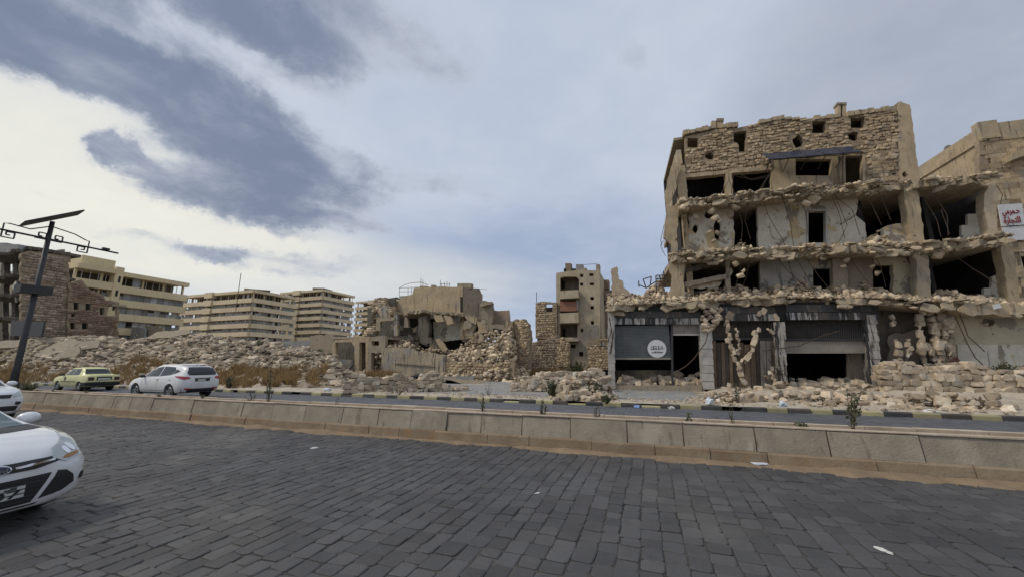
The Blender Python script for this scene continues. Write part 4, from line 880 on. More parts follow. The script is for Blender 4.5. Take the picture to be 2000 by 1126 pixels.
wall('plaster_wall', MD, [(745, 736), (746, 678), (800, 679), (802, 683), (868, 693), (869, 740)], [], -.5, .45, M_SOOTR, md, .06, .3)
wall('wall_ledge', MD, [(770, 706), (848, 712), (848, 715), (770, 709)], [], -.62, .15, M_CONC, md)
wall('low_parapet', MD, [(838, 752), (838, 736), (925, 733), (925, 750)], [], -2.2, .3, M_WALK, md, .03, .4)
fbox(MD, [(783, 740), (820, 728), (845, 733), (842, 735), (822, 732), (790, 742)], -2.0, 1.5).build('tilted_sheet', M_STEEL, md)
_, oa, ha = wall('stone_wall', MD, [(866, 742), (866, 700), (905, 706), (960, 710), (1004, 704), (1006, 740)], [], -.3, .5, M_MORTAR, md, .08, .3)
scatter(masonry(MD, oa, ha, -.32, .24, .28, .6, .14, .02, .02, 'block', .04), M_MASON, md, 'stone', 'stones', 0)
# upper room
wall('upper_wall', MD, [(770, 612), (772, 598), (784, 580), (806, 574), (808, 562), (862, 559), (904, 560), (905, 612)], [[(902, 608), (902, 582), (905, 579), (907, 582), (907, 608)]][:0], 5, .35, M_RENDER, md, .04, .5)
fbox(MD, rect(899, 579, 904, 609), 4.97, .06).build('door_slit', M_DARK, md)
a = MD.px(905, 560, 5); b = MD.px(936, 570, 8.5); v = [MD.w(a[0], 5, 6.2), MD.w(a[0]+1.4, 6.2, 6.2), MD.w(b[0], 9.5, 6.2), MD.w(b[0]-1.5, 10, 6.2)]
zr = a[1]-.05; v += [(p[0], p[1], zr-(.25 if i > 1 else 0)) for i, p in enumerate(v)]
MB().add(v, [(0, 1, 5, 4), (1, 2, 6, 5), (2, 3, 7, 6), (4, 5, 6, 7)]).build('curved_wall', M_CONC, md)
MB().box(MD.px(775, 605, 5)[0], a[0], 5.4, 10, zr-.6, zr-.4, MD).build('roof_slab', M_CONC, md)
for q in (rect(893, 553, 920, 562), rect(842, 556, 848, 562), rect(820, 558, 833, 565)): fbox(MD, q, 5.3, .6).build('parapet_piece', M_CONC, md)
fbox(MD, [(715, 700), (718, 600), (775, 600), (945, 622), (945, 700)], 9.5, .3).build('back_wall', M_CONCD, md)
TM = MD.P([(762, 611), (800, 610), (845, 607), (905, 613), (930, 618)], 4.0)
slab('floor_slab', MD, TM, .3, 6, M_SLABE, md, .35, 3.4, .12)
# torn first floor rooms
for q, o_, d_, m_ in (([(770, 655), (770, 612), (776, 612), (776, 655)], 3.4, .4, M_PLASTG), ([(733, 645), (735, 622), (770, 618), (770, 624), (742, 628), (742, 645)], 3.2, .4, M_CONC), ([(820, 668), (816, 620), (833, 616), (838, 640), (833, 675)], 3.3, .6, M_CONCD),
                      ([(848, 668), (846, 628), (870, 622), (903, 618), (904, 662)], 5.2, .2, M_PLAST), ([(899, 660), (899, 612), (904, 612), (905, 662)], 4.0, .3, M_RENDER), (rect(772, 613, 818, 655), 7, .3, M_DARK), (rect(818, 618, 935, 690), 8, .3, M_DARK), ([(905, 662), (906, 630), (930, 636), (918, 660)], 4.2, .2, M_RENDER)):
    wall('torn_wall', MD, q, [], o_, d_, m_, md, .06, .3)
for q, o_ in (([(846, 614), (862, 616), (868, 626), (852, 628)], 3.0), ([(866, 616), (880, 617), (886, 630), (874, 634)], 3.1), ([(908, 616), (933, 620), (928, 634), (910, 622)], 3.2), ([(932, 626), (945, 630), (952, 648), (935, 650)], 2.6), ([(850, 662), (858, 660), (874, 682), (864, 686)], 2.0), ([(975, 680), (998, 664), (1000, 676), (984, 690)], 1.2), ([(926, 690), (936, 680), (940, 694), (928, 702)], .0), ([(978, 694), (996, 690), (998, 702), (980, 704)], 1.0)):
    tag(wall('broken_slab', MD, q, [], o_, .25, M_RENDER, None, .05, .3)[0], 'broken concrete slab hanging or lying in the collapsed house', 'slab', 'slabs in the collapsed house')
# left upper fragments and right fragments
_, oa, ha = wall('stone_fragment', MD, [(700, 655), (712, 640), (730, 628), (728, 612), (724, 596), (732, 582), (752, 580), (756, 596), (772, 598), (770, 622), (738, 626), (732, 655)], [[(726, 622), (728, 612), (736, 606), (744, 618)]], 4, .5, M_MORTAR, md, .08, .3)
scatter(masonry(MD, oa, ha, 3.98, .22, .24, .5, .14, .02, .04, 'cob', .06), M_LIME2, md, 'stone', 'stones', 0)
fbox(MD, rect(744, 598, 757, 620), 3.9, .12).build('white_panel', M_PLASTG, md); fbox(MD, [(752, 582), (770, 582), (772, 598), (756, 600)], 4.5, .3).build('dark_sheet', M_CONCD, md)
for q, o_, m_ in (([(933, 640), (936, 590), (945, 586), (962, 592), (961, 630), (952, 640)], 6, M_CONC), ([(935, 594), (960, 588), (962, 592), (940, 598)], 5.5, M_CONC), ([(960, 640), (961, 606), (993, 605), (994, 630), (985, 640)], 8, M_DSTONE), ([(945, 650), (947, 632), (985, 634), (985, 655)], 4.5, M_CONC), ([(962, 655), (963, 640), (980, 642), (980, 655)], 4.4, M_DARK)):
    wall('wall_fragment', MD, q, [], o_, .4, m_, md, .08, .3)
for k in range(26):
    u = random.uniform(745, 1000); vb = 612+60*random.random(); w_ = random.uniform(6, 20); h_ = random.uniform(8, 30); o_ = random.uniform(1.0, 6.0)
    q = [(u, vb+h_), (u+random.uniform(-4, 4), vb), (u+w_*.5, vb+random.uniform(-5, 5)), (u+w_, vb+random.uniform(0, h_*.5)), (u+w_+random.uniform(-3, 3), vb+h_)]
    wall('wall_fragment', MD, q, [], o_, random.uniform(.2, .5), random.choice((M_CONC, M_LIME2, M_RENDER, M_SOOTR, M_CONCD, M_BROWNP)), md, .12, .25)
# leaning round-cornered wall at the right end
_, oa, ha = wall('end_wall', MD, [(1004, 726), (1000, 640), (998, 628), (1008, 622), (1024, 622), (1032, 632), (1036, 660), (1032, 722)], [], 2.5, .8, M_MORTAR, md, .08, .3)
scatter(masonry(MD, oa, ha, 2.47, .17, .2, .4, .12, .015, .02, 'block', .04), M_MASON, md, 'stone', 'stones', 0)
_, oa, ha = wall('torn_end', MD, [(978, 665), (985, 640), (1002, 628), (1006, 730), (990, 715)], [], 2.2, .5, M_MORTAR, md, .1, .25)
scatter(masonry(MD, oa, ha, 2.15, .22, .22, .45, .2, .01, .15, 'cob', .15), M_LIME2, md, 'stone', 'stones', 0)
# roof pergola of thin pipes
pg = empty('roof_pergola', MD.w(MD.px(800, 575, 7)[0], 7, MD.px(800, 575, 7)[1]), 'arched pipe frame of a lost awning on the roof of the collapsed house', 'pipe frame'); mb = MB()
def p3(fr, u, v_, o_): q = fr.px(u, v_, o_); return fr.w(q[0], o_, q[1])
for o_ in (6, 7.5):
    mb.tube([p3(MD, u, v_, o_) for u, v_ in ((780, 562), (790, 556), (805, 552), (822, 551), (836, 556))], .03, 4)
    for u in (780, 797, 804): mb.tube([p3(MD, u, 561, o_), p3(MD, u, 580, o_)], .03, 4)
    mb.tube([p3(MD, 780, 562, o_), p3(MD, 832, 560, o_)], .025, 4); mb.tube([p3(MD, 780, 569, o_), p3(MD, 806, 569, o_)], .02, 4)
for u, v_ in ((780, 562), (805, 552), (822, 551)): mb.tube([p3(MD, u, v_, 6), p3(MD, u, v_, 7.5)], .025, 4)
mb.build('pipe', M_IRON, pg); mb = MB()
for u, a_, b_ in ((822, 543, 560), (826, 546, 560), (860, 547, 560), (862, 553, 562), (868, 551, 560), (873, 549, 560), (878, 552, 560)): mb.tube([p3(MD, u, a_, 6), p3(MD, u, b_, 6)], .03, 4)
mb.tube([p3(MD, 860, 554, 6), p3(MD, 879, 555, 6)], .025, 4); mb.tube([p3(MD, 905, 561, 6), p3(MD, 950, 565, 6)], .02, 4); mb.tube([p3(MD, 935, 568, 6), p3(MD, 945, 578, 6)], .02, 4); mb.build('starter_bars', M_IRON, md)
# rubble inside and in front of it
def heap(fr, pts, n, smin, smax, o0, o1, kinds=('rock', 'cob', 'shard'), pw=2.0):
    """rubble over a band: pts = pixel polyline of the crest, falling towards the viewer"""
    P = fr.P(pts, o1); it = []
    for _ in range(n):
        x = random.uniform(P[0][0], P[-1][0]); t = random.random(); z = zat(P, x)*t**.9; o_ = o0+(o1-o0)*t
        s = smin+(smax-smin)*random.random()**pw; k = random.choice(kinds); q = .3 if k == 'shard' else random.uniform(.55, .85)
        it.append(item(k, fr.w(x, o_+random.uniform(-.4, .4), z+random.uniform(-.15, .12)), (s*random.uniform(.9, 1.5), s, s*q), (random.uniform(-.6, .6), random.uniform(-.6, .6), random.uniform(0, 6.3))))
    return it
hp = heap(MD, [(752, 662), (790, 662), (835, 680), (880, 684), (940, 672), (1005, 640)], 1700, .08, .45, -.2, 3.2)
hp += heap(MD, [(860, 696), (940, 684), (1000, 662), (1010, 690)], 1800, .08, .46, -1.0, 2.0) + heap(MD, [(905, 672), (940, 640), (975, 650), (1003, 640)], 1000, .08, .42, 1.5, 4.0)
hp += [it for it in heap(MD, [(740, 682), (790, 668), (830, 690), (862, 700)], 300, .2, .5, -.3, .3) if it[2].translation.z > 2.2]
hp += heap(MD, [(640, 728), (700, 734), (760, 738), (860, 742)], 420, .15, .5, -4, -.3) + heap(MD, [(985, 700), (1010, 715), (1040, 725)], 300, .12, .45, -1, 2.5)
scatter(hp, M_LIME2, None, 'fallen_stone', 'house_rubble', 200, 'fallen pale stone in the rubble spilling out of the collapsed house', 'stone', 'fallen stones of the collapsed house', 'loose rubble filling the collapsed house', 'rubble')

# ------------------------------------------------------------------ flat-roofed concrete blocks far behind
def hotel_face(fr, x0, x1, ztop, n, h, root, m, over=.9, first_open=True, wstep=1.25, glass=.7, base=0):
    for k in range(n):
        zt_ = ztop-k*h; th = 1.0 if k == 0 else 1.6
        MB().box(x0, x1, -over, .5, zt_-th, zt_, fr).build('parapet_band' if k == 0 else 'spandrel', m, root)
        zb = zt_-h; mb = MB(); gl = MB(); x = x0
        while x < x1:
            w_ = min(wstep*random.uniform(.9, 1.1), x1-x)
            if x > x0: mb.box(x-.04, x+.04, .15, .3, zb, zt_-th, fr)
            if random.random() < (glass if not (k == 0 and first_open) else .12): gl.box(x+.05, x+w_-.05, .25, .3, zb+.05, zt_-th-random.choice((0, 0, 0, .6)), fr)
            x += w_
        mb.build('mullions', M_FRAME, root)['kind'] = 'stuff'
        if gl.v: gl.build('window_panes', M_GLASSG, root)['kind'] = 'stuff'
        mb = MB(); x = x0+.4
        while x < x1: mb.box(x-.2, x+.2, .6, 1.0, zb, zt_-th, fr); x += 4.2
        mb.build('columns', m, root)['kind'] = 'stuff'
def hotel(name, label, fr1, r1, fr2, r2, ztop, n, h, m, depth1, depth2):
    """two visible faces: (frame, x0, x1)"""
    p = fr1.w(r1[1], 0, 0); root = empty(name, p, label, 'building', 'flat roofed concrete blocks')
    for fr, r in ((fr1, r1), (fr2, r2)):
        if fr: hotel_face(fr, r[0], r[1], ztop, n, h, root, m)
    return root
def face_core(fr, x0, x1, d, ztop, root):
    MB().box(x0+.5, x1-.5, 3.5, 3.8, 0, ztop-.4, fr).build('core_wall', M_CONCD, root)
for nm, lab, uc, ul, ur, vt, D, n, m, hh in (
    ('office_block', 'six storey tan concrete block with ribbon windows and a wrecked roof hut', 498, 361, 581, 566, 139, 7, M_HOTEL, 3.1),
    ('office_block', 'taller looking farther tan concrete block with open ribbon floors right of its twin', 633, 551, 692, 565, 172, 8, M_HOTEL, 3.1),
    ('office_block', 'sliver of a concrete block with open floors behind the collapsed house', 775, 697, 800, 584, 205, 9, M_HOTEL, 3.1)):
    d = ray(uc, vt); k = D/(-d[0]*math.sin(YAW)+d[1]*math.cos(YAW)); cx, cy, cz = d[0]*k, d[1]*k, CAMH+d[2]*k
    f1 = Frame(0, cy, 0); f2 = Frame(cx, 0, 90)
    xl_ = f1.px(ul, vt)[0]; yr_ = f2.px(ur, vt)[0]
    root = empty(nm, (cx, cy, 0), lab, 'building')
    hotel_face(f1, xl_, cx, cz, n, hh, root, m, glass=.93); hotel_face(f2, cy+.02, yr_, cz-.004, n, hh, root, m, glass=.88)
    MB().box(xl_+.2, cx-.6, cy+.5, yr_-.2, cz-.6, cz-.35).build('roof_slab', M_HOTEL, root)
    MB().box(xl_+1, cx-4, cy+4.5, yr_-4, 0, cz-.6).build('core_wall', M_CONCD, root)
    uu = ul+(uc-ul)*.40; xs = f1.px(uu, vt)[0]
    if nm != 'x':
        for k_ in range(n): MB().box(xs-2.2, xs+2.2, cy-1.4, cy+.6, cz-k_*hh-1.9, cz-k_*hh+.25).build('stair_panel', m, root)
    for j in range(2 if ul < 600 else 1):
        q0 = f1.px(uc-10-38*j, vt-8, 6); mb = MB(); mb.box(q0[0]-3, q0[0]+3, cy+6, cy+12, cz-.4, cz+2.2-.6*j, jit=.5); mb.build('roof_hut', M_CONCD if j == 0 else M_HOTEL, root)
    mb = MB(); q0 = f1.px(uc+6, vt-4, 4); mb.add([(q0[0]-9, cy+6, cz+.3), (q0[0]+1, cy+6, cz+.8), (q0[0]+2, cy+10, cz+2.0), (q0[0]-8, cy+10, cz+1.5)], [(0, 1, 2, 3)]); mb.build('roof_sheet', M_SOLAR, root)
# the yellow block: long face towards the right
fy = Frame(-113, 0, 90)
ry = empty('office_block', (-113, 50, 0), 'long yellow tan concrete block with an open top floor, nearest of the ribbon window blocks', 'building')
ya, yb = fy.px(236, 540)[0], fy.px(366, 555)[0]; zt_ = fy.px(300, 542)[1]
hotel_face(fy, ya, yb, zt_, 8, 3.15, ry, M_HOTELY, glass=.95); yc = fy.px(146, 530)[0]; yd = fy.px(222, 530)[0]
f7 = Frame(-113, 0, 90); hotel_face(f7, yc, yd, zt_+.3, 8, 3.15, ry, M_HOTELY, glass=.92)
MB().box(yd, ya, -1.0, 1.2, 0, zt_+.9, f7).build('stair_tower', M_HOTELY, ry)
for k in range(6): MB().box(yd+.6, ya-.4, -1.06, -.98, zt_-2.6-k*3.15, zt_-1.2-k*3.15, f7).build('stair_window', M_DARK, ry)
MB().box(fy.px(165, 520)[0], fy.px(232, 520)[0], 1.5, 8, zt_, zt_+2.6, f7).build('roof_hut', M_HOTELY, ry)
MB().box(yc+.5, yb-.5, 4.5, 14, 0, zt_-.6, f7).build('core_wall', M_CONCD, ry); MB().box(yc+.2, yb-.2, .5, 14, zt_-.6, zt_-.35, f7).build('roof_slab', M_HOTELY, ry)
tag(MB().tube([(-140, 95, 20), (-140, 95, 34)], .12, 5).build('mast', M_IRON), 'thin mast rising behind the ribbon window blocks', 'mast')

# ------------------------------------------------------------------ left ruin: stone gable and brick annex
GX = Frame(-80, 0, 90)
lg = empty('gable_ruin', GX.w(30, 2, 0), 'tall dark stone gable with torn open street front', 'ruined building')
_, oa, ha = wall('gable_wall', GX, [(42, 680), (42, 495), (60, 490), (92, 494), (134, 505), (136, 600), (140, 680)], [], 0, .6, M_MORTAR, lg, .12, .5)
scatter(masonry(GX, oa, ha, -.04, .36, .3, .75, .2, .03, .03, 'cob', .08), M_DSTONE, lg, 'stone', 'stones', 0)
FX = Frame(0, GX.px(44, 600)[0], 0)
for va, vb in ((493, 500), (537, 541), (574, 578), (618, 622)):
    a = FX.px(-40, va); b = FX.px(46, va); T = [(a[0], FX.px(0, va)[1]), (-80.2, FX.px(0, va)[1]-.2)]; slab('floor_slab', FX, T, .4, 4.5, M_CONCD, lg, .4, 0, .1)
wall('back_wall', FX, [(-60, 680), (-60, 497), (60, 497), (60, 680)], [rect(14, 512, 24, 530), rect(6, 552, 12, 570), rect(-20, 552, -8, 575)], 6, .4, M_PLASTG, lg)
for u0, u1 in ((2, 10), (26, 34), (-30, -22)):
    wall('pillar', FX, [(u0-6, 680), (u0, 498), (u1, 498), (u1-6, 680)], [], 2.5, .6, M_CONCD, lg, .2, .6)
wall('torn_panel', FX, [(22, 560), (30, 548), (34, 560), (30, 590), (25, 570)], [], .3, .2, M_PLAST, lg, .2, .4)
for q in (rect(12, 477, 36, 494), rect(-10, 474, 12, 494)): fbox(FX, q, 2, 3).build('roof_tank', M_WALK, lg)
for q in (rect(104, 493, 118, 506), rect(119, 487, 127, 506), rect(127, 492, 138, 512)): fbox(GX, q, .5, 2).build('roof_block', M_CONC, lg)
tag(fbox(FX, [(20, 655), (22, 624), (86, 628), (80, 656)], -3, .15).build('metal_sheet', M_STEEL), 'large dark grey metal sheet standing at the foot of the stone gable', 'metal sheet')
br = empty('brick_annex', GX.w(45, 0, 0), 'lower dark brick ruin with small square windows beside the stone gable', 'ruined building')
_, oa, ha = wall('brick_wall', GX, [(132, 690), (134, 552), (160, 546), (176, 566), (200, 574), (206, 586), (234, 590), (230, 690)], [rect(144, 590, 154, 604), rect(167, 592, 178, 605), rect(139, 612, 147, 618), rect(136, 629, 147, 642), rect(160, 630, 172, 642), rect(195, 600, 204, 614), rect(209, 598, 228, 616)], -.3, .5, M_MORTAR, br, .12, .5)
scatter(masonry(GX, oa, ha, -.34, .32, .35, .8, .16, .03, .02, 'block', .05), M_REDB, br, 'brick', 'bricks', 0)
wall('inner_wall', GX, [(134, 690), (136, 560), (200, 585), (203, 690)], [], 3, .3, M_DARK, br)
MB().box(GX.px(206, 640)[0], GX.px(236, 640)[0], -.5, .0, GX.px(206, 596)[1], GX.px(206, 592)[1], GX).build('lintel', M_CONC, br)
# low clutter between heap and blocks
lw = Frame(0, 52, 0)
for q, m_, lab, hs_ in (([(232, 672), (232, 636), (282, 640), (282, 672)], M_WALK, 'low grey concrete wall with two round holes', [blobpoly(244, 655, 5, 4, 12), blobpoly(265, 655, 4, 4, 12)]), ([(280, 672), (284, 634), (318, 638), (316, 672)], M_CONC, 'broken brown concrete wall piece behind the rubble heap', []),
                      ([(400, 690), (400, 662), (470, 664), (500, 668), (500, 690)], M_CONC, 'low tan wall behind the rubble heap', []), ([(606, 692), (606, 655), (650, 652), (650, 692)], M_CONC, 'tan wall stub beside the collapsed house', []), ([(540, 692), (540, 668), (606, 664), (606, 692)], M_WALK, 'long low grey wall in front of the far blocks', [])):
    tag(wall('low_wall', lw, q, hs_, random.uniform(0, 3), .4, m_, None, .12, .5)[0], lab, 'wall')

# ------------------------------------------------------------------ rubble mound
CREST = [(-400, 690), (0, 688), (60, 676), (130, 668), (190, 664), (235, 666), (300, 658), (345, 650), (390, 653), (440, 662), (505, 672), (560, 682), (610, 690), (650, 697), (690, 730), (720, 738), (800, 745)]
def crest_v(u):
    for a, b in zip(CREST, CREST[1:]):
        if a[0] <= u <= b[0]: return a[1]+(b[1]-a[1])*(u-a[0])/(b[0]-a[0])
    return CREST[0][1] if u < CREST[0][0] else 745
def DCf(u): return 66+(45-66)*u/250 if 0 <= u < 250 else (66 if u < 0 else (45-4*min(1, (u-250)/150)))
def mound_z(x, y):
    u, v_, dep = proj((x, y, 1)); f = x*CF.x+y*CF.y
    if y < YK+1.0: return 0.0
    d = ray(u, crest_v(u)); DC = DCf(u); wr_ = 4.5+6.5*min(1, max(0, (u-40)/260)); zc_ = CAMH+d[2]*DC/(-d[0]*math.sin(YAW)+d[1]*math.cos(YAW))
    f0 = f - (y-(YK+2.2))/math.cos(YAW)*1.0                      # where this line of sight crosses the pavement edge
    s = min(1.0, max(0.0, (y-(YK+2.2))/wr_)); s = s*s*(3-2*s)
    z = .14+max(0, zc_-.14)*s*(.9+.1*min(1, f/DC)) + s*(.25*math.sin(x*1.3)*math.sin(y*.9)+.15*math.sin(x*3.1+y*2.2))
    if f > DC: z -= (f-DC)*.10
    return max(z, -.2)
def hit(u, v_):
    d = Vector(ray(u, v_)); k = 12.0
    while k < 95:
        q = Vector((0, 0, CAMH))+d*k
        if q.z <= mound_z(q.x, q.y): return q
        k += .15
    return Vector((0, 0, CAMH))+d*45
v = []; f = []; nx, ny = 150, 60
for j in range(ny+1):
    for i in range(nx+1):
        x = -100+82*i/nx; y = YK+1.2+40*j/ny; v.append((x, y, mound_z(x, y)-.05))
for j in range(ny):
    for i in range(nx): a = j*(nx+1)+i; f.append((a, a+1, a+nx+2, a+nx+1))
mnd = MB().add(v, f).build('mound', M_MOUND, None, True); mnd['kind'] = 'structure'
mo = []
while len(mo) < 15000:
    x = random.uniform(-92, -19); y = YK+2.0+random.random()**.9*26; u, v_, dep = proj((x, y, 1))
    if not (-60 < u < 720) or dep > 70: continue
    z = mound_z(x, y); t = (y-YK-2)/11
    if z < .3 and random.random() < .75: continue
    if u > 655 and dep > 30: continue
    s = .11+.5*random.random()**2.8; k = random.choice(('cob', 'rock', 'rock', 'shard')); q = random.uniform(.2, .35) if k == 'shard' else random.uniform(.5, .8)
    mo.append(item(k, (x, y, z+s*.12), (s*random.uniform(.9, 1.5), s, s*q), (random.uniform(-.45, .45), random.uniform(-.45, .45), random.uniform(0, 6.3))))
scatter(mo, M_LIME, None, 'rubble_stone', 'mound_rubble', 300, 'pale limestone rubble stone on the long mound behind the far road', 'stone', 'larger stones on the rubble mound', 'loose limestone rubble covering the long mound', 'rubble')
conc = []; rods = MB()
for _ in range(170):
    u = random.uniform(-20, 690); v_ = random.uniform(crest_v(u)+4, 742); c = hit(u, v_); s = random.uniform(.5, 1.5)
    conc.append(item('shard', (c.x, c.y, c.z+.12), (s, s*random.uniform(.5, .8), random.uniform(.1, .22)), (random.uniform(-.6, .7), random.uniform(-.5, .5), random.uniform(0, 6.3))))
for _ in range(60):
    u = random.uniform(60, 690); c = hit(u, random.uniform(crest_v(u)+2, 735)); a = random.uniform(0, 6.3); L = random.uniform(.5, 1.4); e = Vector((math.cos(a)*L*.5, math.sin(a)*L*.5, L*random.uniform(.3, 1)))
    rods.tube([c, c+e*.5+Vector((random.uniform(-.15, .15), random.uniform(-.15, .15), .1)), c+e], .018, 4)
scatter(conc, M_CONC, None, 'concrete_fragment', 'concrete_bits', 170, 'flat grey brown concrete fragment lying among the mound stones', 'fragment', 'concrete fragments on the mound')
tag(rods.build('bent_rods', M_IRON), 'rusty bent rods poking out of the rubble mound', 'rods', None, 'stuff')
for (u, v_, D_, q, lab) in ((118, 688, 44, [(-2.2, -1.0), (-1.2, 1.0), (.4, 1.4), (1.6, .9), (1.0, -.4), (-.6, -1.2)], 'broad cracked grey concrete slab leaning on the mound'), (135, 698, 40, [(-1.0, -.9), (-.6, .9), (.1, 1.1), (1.0, .2), (1.1, -.8)], 'upright wedge of grey concrete in front of the leaning slab'),
                          (30, 684, 58, [(-5, -.6), (-4.6, .5), (0, 1.1), (4.4, 1.5), (4.8, .9), (0, -.2)], 'long grey concrete slab tilted at the foot of the stone gable'), (170, 684, 44, [(-1.2, -.6), (-1, .6), (.8, .8), (1.2, -.2)], 'small grey concrete slab lying near the brick annex'), (330, 662, 40, [(-2.6, -.5), (-2.0, .5), (1.6, .9), (2.8, .3), (.4, -.4)], 'tan concrete slab capping the mound crest')):
    c = hit(u, v_)+Vector((0, 0, .35)); fq = Frame(c.x, c.y, random.uniform(10, 40)); mb = plate(MB(), fq, [(a, b+c.z) for a, b in rag(q, .1, .4)], [], -.2, .35)
    ax = Vector((fq.ex.x, fq.ex.y, 0)); Rm = Matrix.Translation(c) @ Matrix.Rotation(-.7, 4, ax) @ Matrix.Translation(-c); mb.v = [tuple(Rm @ Vector(p)) for p in mb.v]
    tag(mb.build('concrete_slab', M_CONC), lab, 'slab')

# ------------------------------------------------------------------ dry-stacked stone walls along the pavement
def stone_wall(name, label, pts, hf, size, thick, kind='cob', layers=1, seed=1, m=None, n_ind=300):
    root = empty(name, pts[0], label, 'stone wall'); scatter(drywall(pts, hf, size, thick, kind, layers, seed), m or M_LIME, root, 'stone', 'stones', n_ind)
w1a, w1b, w1c = G(676, 767, .14), G(800, 764, .14), G(908, 762, .14)
stone_wall('dry_stone_wall', 'low dry stacked wall of round pale stones before the collapsed house', [w1a, w1b, w1c], lambda t: .95-.35*t+.12*math.sin(t*19)-(.35 if t > .8 else 0)+(.25 if .6 < t < .78 else 0)-(.4 if t < .06 else 0), .29, .42, 'cob', 2, 3)
w2a, w2b = G(1002, 763, .14), G(1182, 764, .14)
stone_wall('dry_stone_wall', 'neatly fitted dry stone wall ending at the white shop pier', [w2a, w2b], lambda t: (.9 if t > .12 else .35)+.28*t+.06*math.sin(t*23), .27, .42, 'cob', 2, 4)
w4a, w4b = MR.w(xa(1733, 780, -1.2), -1.2, .14), MR.w(xa(2040, 780, -1.2), -1.2, .14)
stone_wall('dry_stone_wall', 'coursed dry stone wall of squared blocks before the cream plaster wall', [w4a, w4b], lambda t: 1.55-.25*t+.18*math.sin(t*13)-(.25 if t < .05 else 0), .31, .45, 'cob', 2, 5)
kb = []
def bank(pts_px, n, s0, s1, h, dep, seed=0, kinds=('cob', 'rock', 'cob')):
    it = []
    for _ in range(n):
        t = random.random(); i = min(len(pts_px)-2, int(t*(len(pts_px)-1))); q = t*(len(pts_px)-1)-i
        u = pts_px[i][0]+(pts_px[i+1][0]-pts_px[i][0])*q; v_ = pts_px[i][1]+(pts_px[i+1][1]-pts_px[i][1])*q; p = G(u, v_, .14); s = s0+(s1-s0)*random.random()**1.7
        dy = random.random()*dep; z = .14+h*(1-abs(dy/dep*2-1))*random.random()**.7
        it.append(item(random.choice(kinds), (p.x+random.uniform(-.2, .2), p.y+dy, z+s*.22), (s*random.uniform(.95, 1.5), s*random.uniform(.75, 1), s*random.uniform(.55, .85)), (random.uniform(-.35, .35), random.uniform(-.35, .35), random.uniform(0, 6.3))))
    return it
scatter(bank([(1390, 787), (1500, 790), (1650, 794), (1800, 801), (1990, 808)], 420, .12, .36, .5, 1.3)+bank([(1390, 787), (1990, 808)], 260, .08, .2, .3, 2.2), M_LIME, None, 'kerbside_stone', 'kerbside_rubble', 250, 'pale stone in the loose bank between kerb and stacked wall', 'stone', 'stones banked behind the kerb', 'small rubble between kerb and stacked wall', 'rubble')
scatter(bank([(1085, 781), (1140, 783), (1185, 782)], 240, .14, .36, 1.1, 2.4)+bank([(1060, 780), (1200, 784)], 80, .1, .25, .2, 2.4), M_LIME, None, 'heaped_stone', 'heap_rubble', 200, 'pale stone in the small heap leaning on the fitted wall', 'stone', 'stones of the small heap')
# stones lying in the shop openings
sb = []
for u0, u1, vb, n, hh in ((1203, 1311, 755, 46, .55), (1317, 1368, 755, 30, .8), (1540, 1700, 752, 60, .6)):
    for _ in range(n):
        u = random.uniform(u0, u1); o_ = random.uniform(.5, 1.4); p = MR.px(u, vb, o_); s = random.uniform(.25, .55); z = .35+hh*random.random()*(o_-.3)
        sb.append(item(random.choice(('cob', 'cob', 'rock', 'block')), MR.w(p[0], o_, z), (s*random.uniform(.9, 1.5), s*.8, s*.65), (random.uniform(-.3, .3), random.uniform(-.35, .35), random.uniform(0, 6.3))))
for _ in range(300):
    u = random.uniform(1400, 1720); o_ = -random.random()**1.3*2.6; p = MR.px(u, 765, 0); s = .1+.4*random.random()**2.2
    sb.append(item(random.choice(('cob', 'rock', 'shard')), MR.w(p[0], o_, .14+.45*max(0, 1+o_/1.6)*random.random()+s*.2), (s*random.uniform(.9, 1.5), s*.8, s*.55), (random.uniform(-.5, .5), random.uniform(-.5, .5), random.uniform(0, 6.3))))
scatter(sb, M_LIME, None, 'shop_stone', 'shop_rubble', 220, 'pale stone dumped in or before the open shop bays', 'stone', 'stones in the shop bays', 'fine rubble on the shop threshold', 'rubble')
# gravelly dust on the pavement: strip behind the kerb and under the stones
def dust(name, x0, x1, y0, y1, h, seed):
    rr = random.Random(seed); ph = [rr.uniform(0, 6) for _ in range(6)]
    def zf(x, y):
        t = (y-y0)/(y1-y0); e = math.sin(PI*t)**.6 if 0 < t < 1 else 0; s = min(1, (x-x0)/1.5, (x1-x)/1.5); s = max(0, s)
        return -.02+h*e*s*(.65+.35*math.sin(x*1.9+ph[0]+2*math.sin(y*2+ph[1]))) + .02*math.sin(x*9+ph[2])*math.sin(y*11+ph[3])
    sheet(name, x0, x1, y0, y1, .15, M_GRAVEL, int((x1-x0)*5), int((y1-y0)*6), zf)
dust('dust_bank', -19, 2.5, YK+.2, YK+1.7, .07, 1); dust('dust_bank', 1.5, 15.5, YK+.18, YK+3.9, .16, 2); dust('dust_bank', -30, -16, YK+.3, YK+2.8, .1, 3); dust('dust_bank', 2.2, 11.5, 21.5, 24.6, .3, 4); dust('dust_bank', 9, 17, 20.5, 25.5, .35, 5)
sheet('rubble_floor', -60, -2, 27, 70, .2, M_MOUND, 60, 40, lambda x, y: .25*math.sin(x*.7)*math.sin(y*.5)+.1*math.sin(x*2.1+y))
pebs = []
for x0_, x1q, y0_, y1q, n in ((-16, 3, YK+.25, YK+1.8, 500), (1.5, 15, YK+.25, YK+3.5, 800), (-25, -1, 18.5, 24, 300), (2, 16, 21, 24, 500)):
    for _ in range(n):
        s = random.uniform(.03, .12); pebs.append(item('rock', (random.uniform(x0_, x1q), random.uniform(y0_, y1q), .2+s*.1), (s*1.3, s, s*.6), (0, 0, random.uniform(0, 6))))
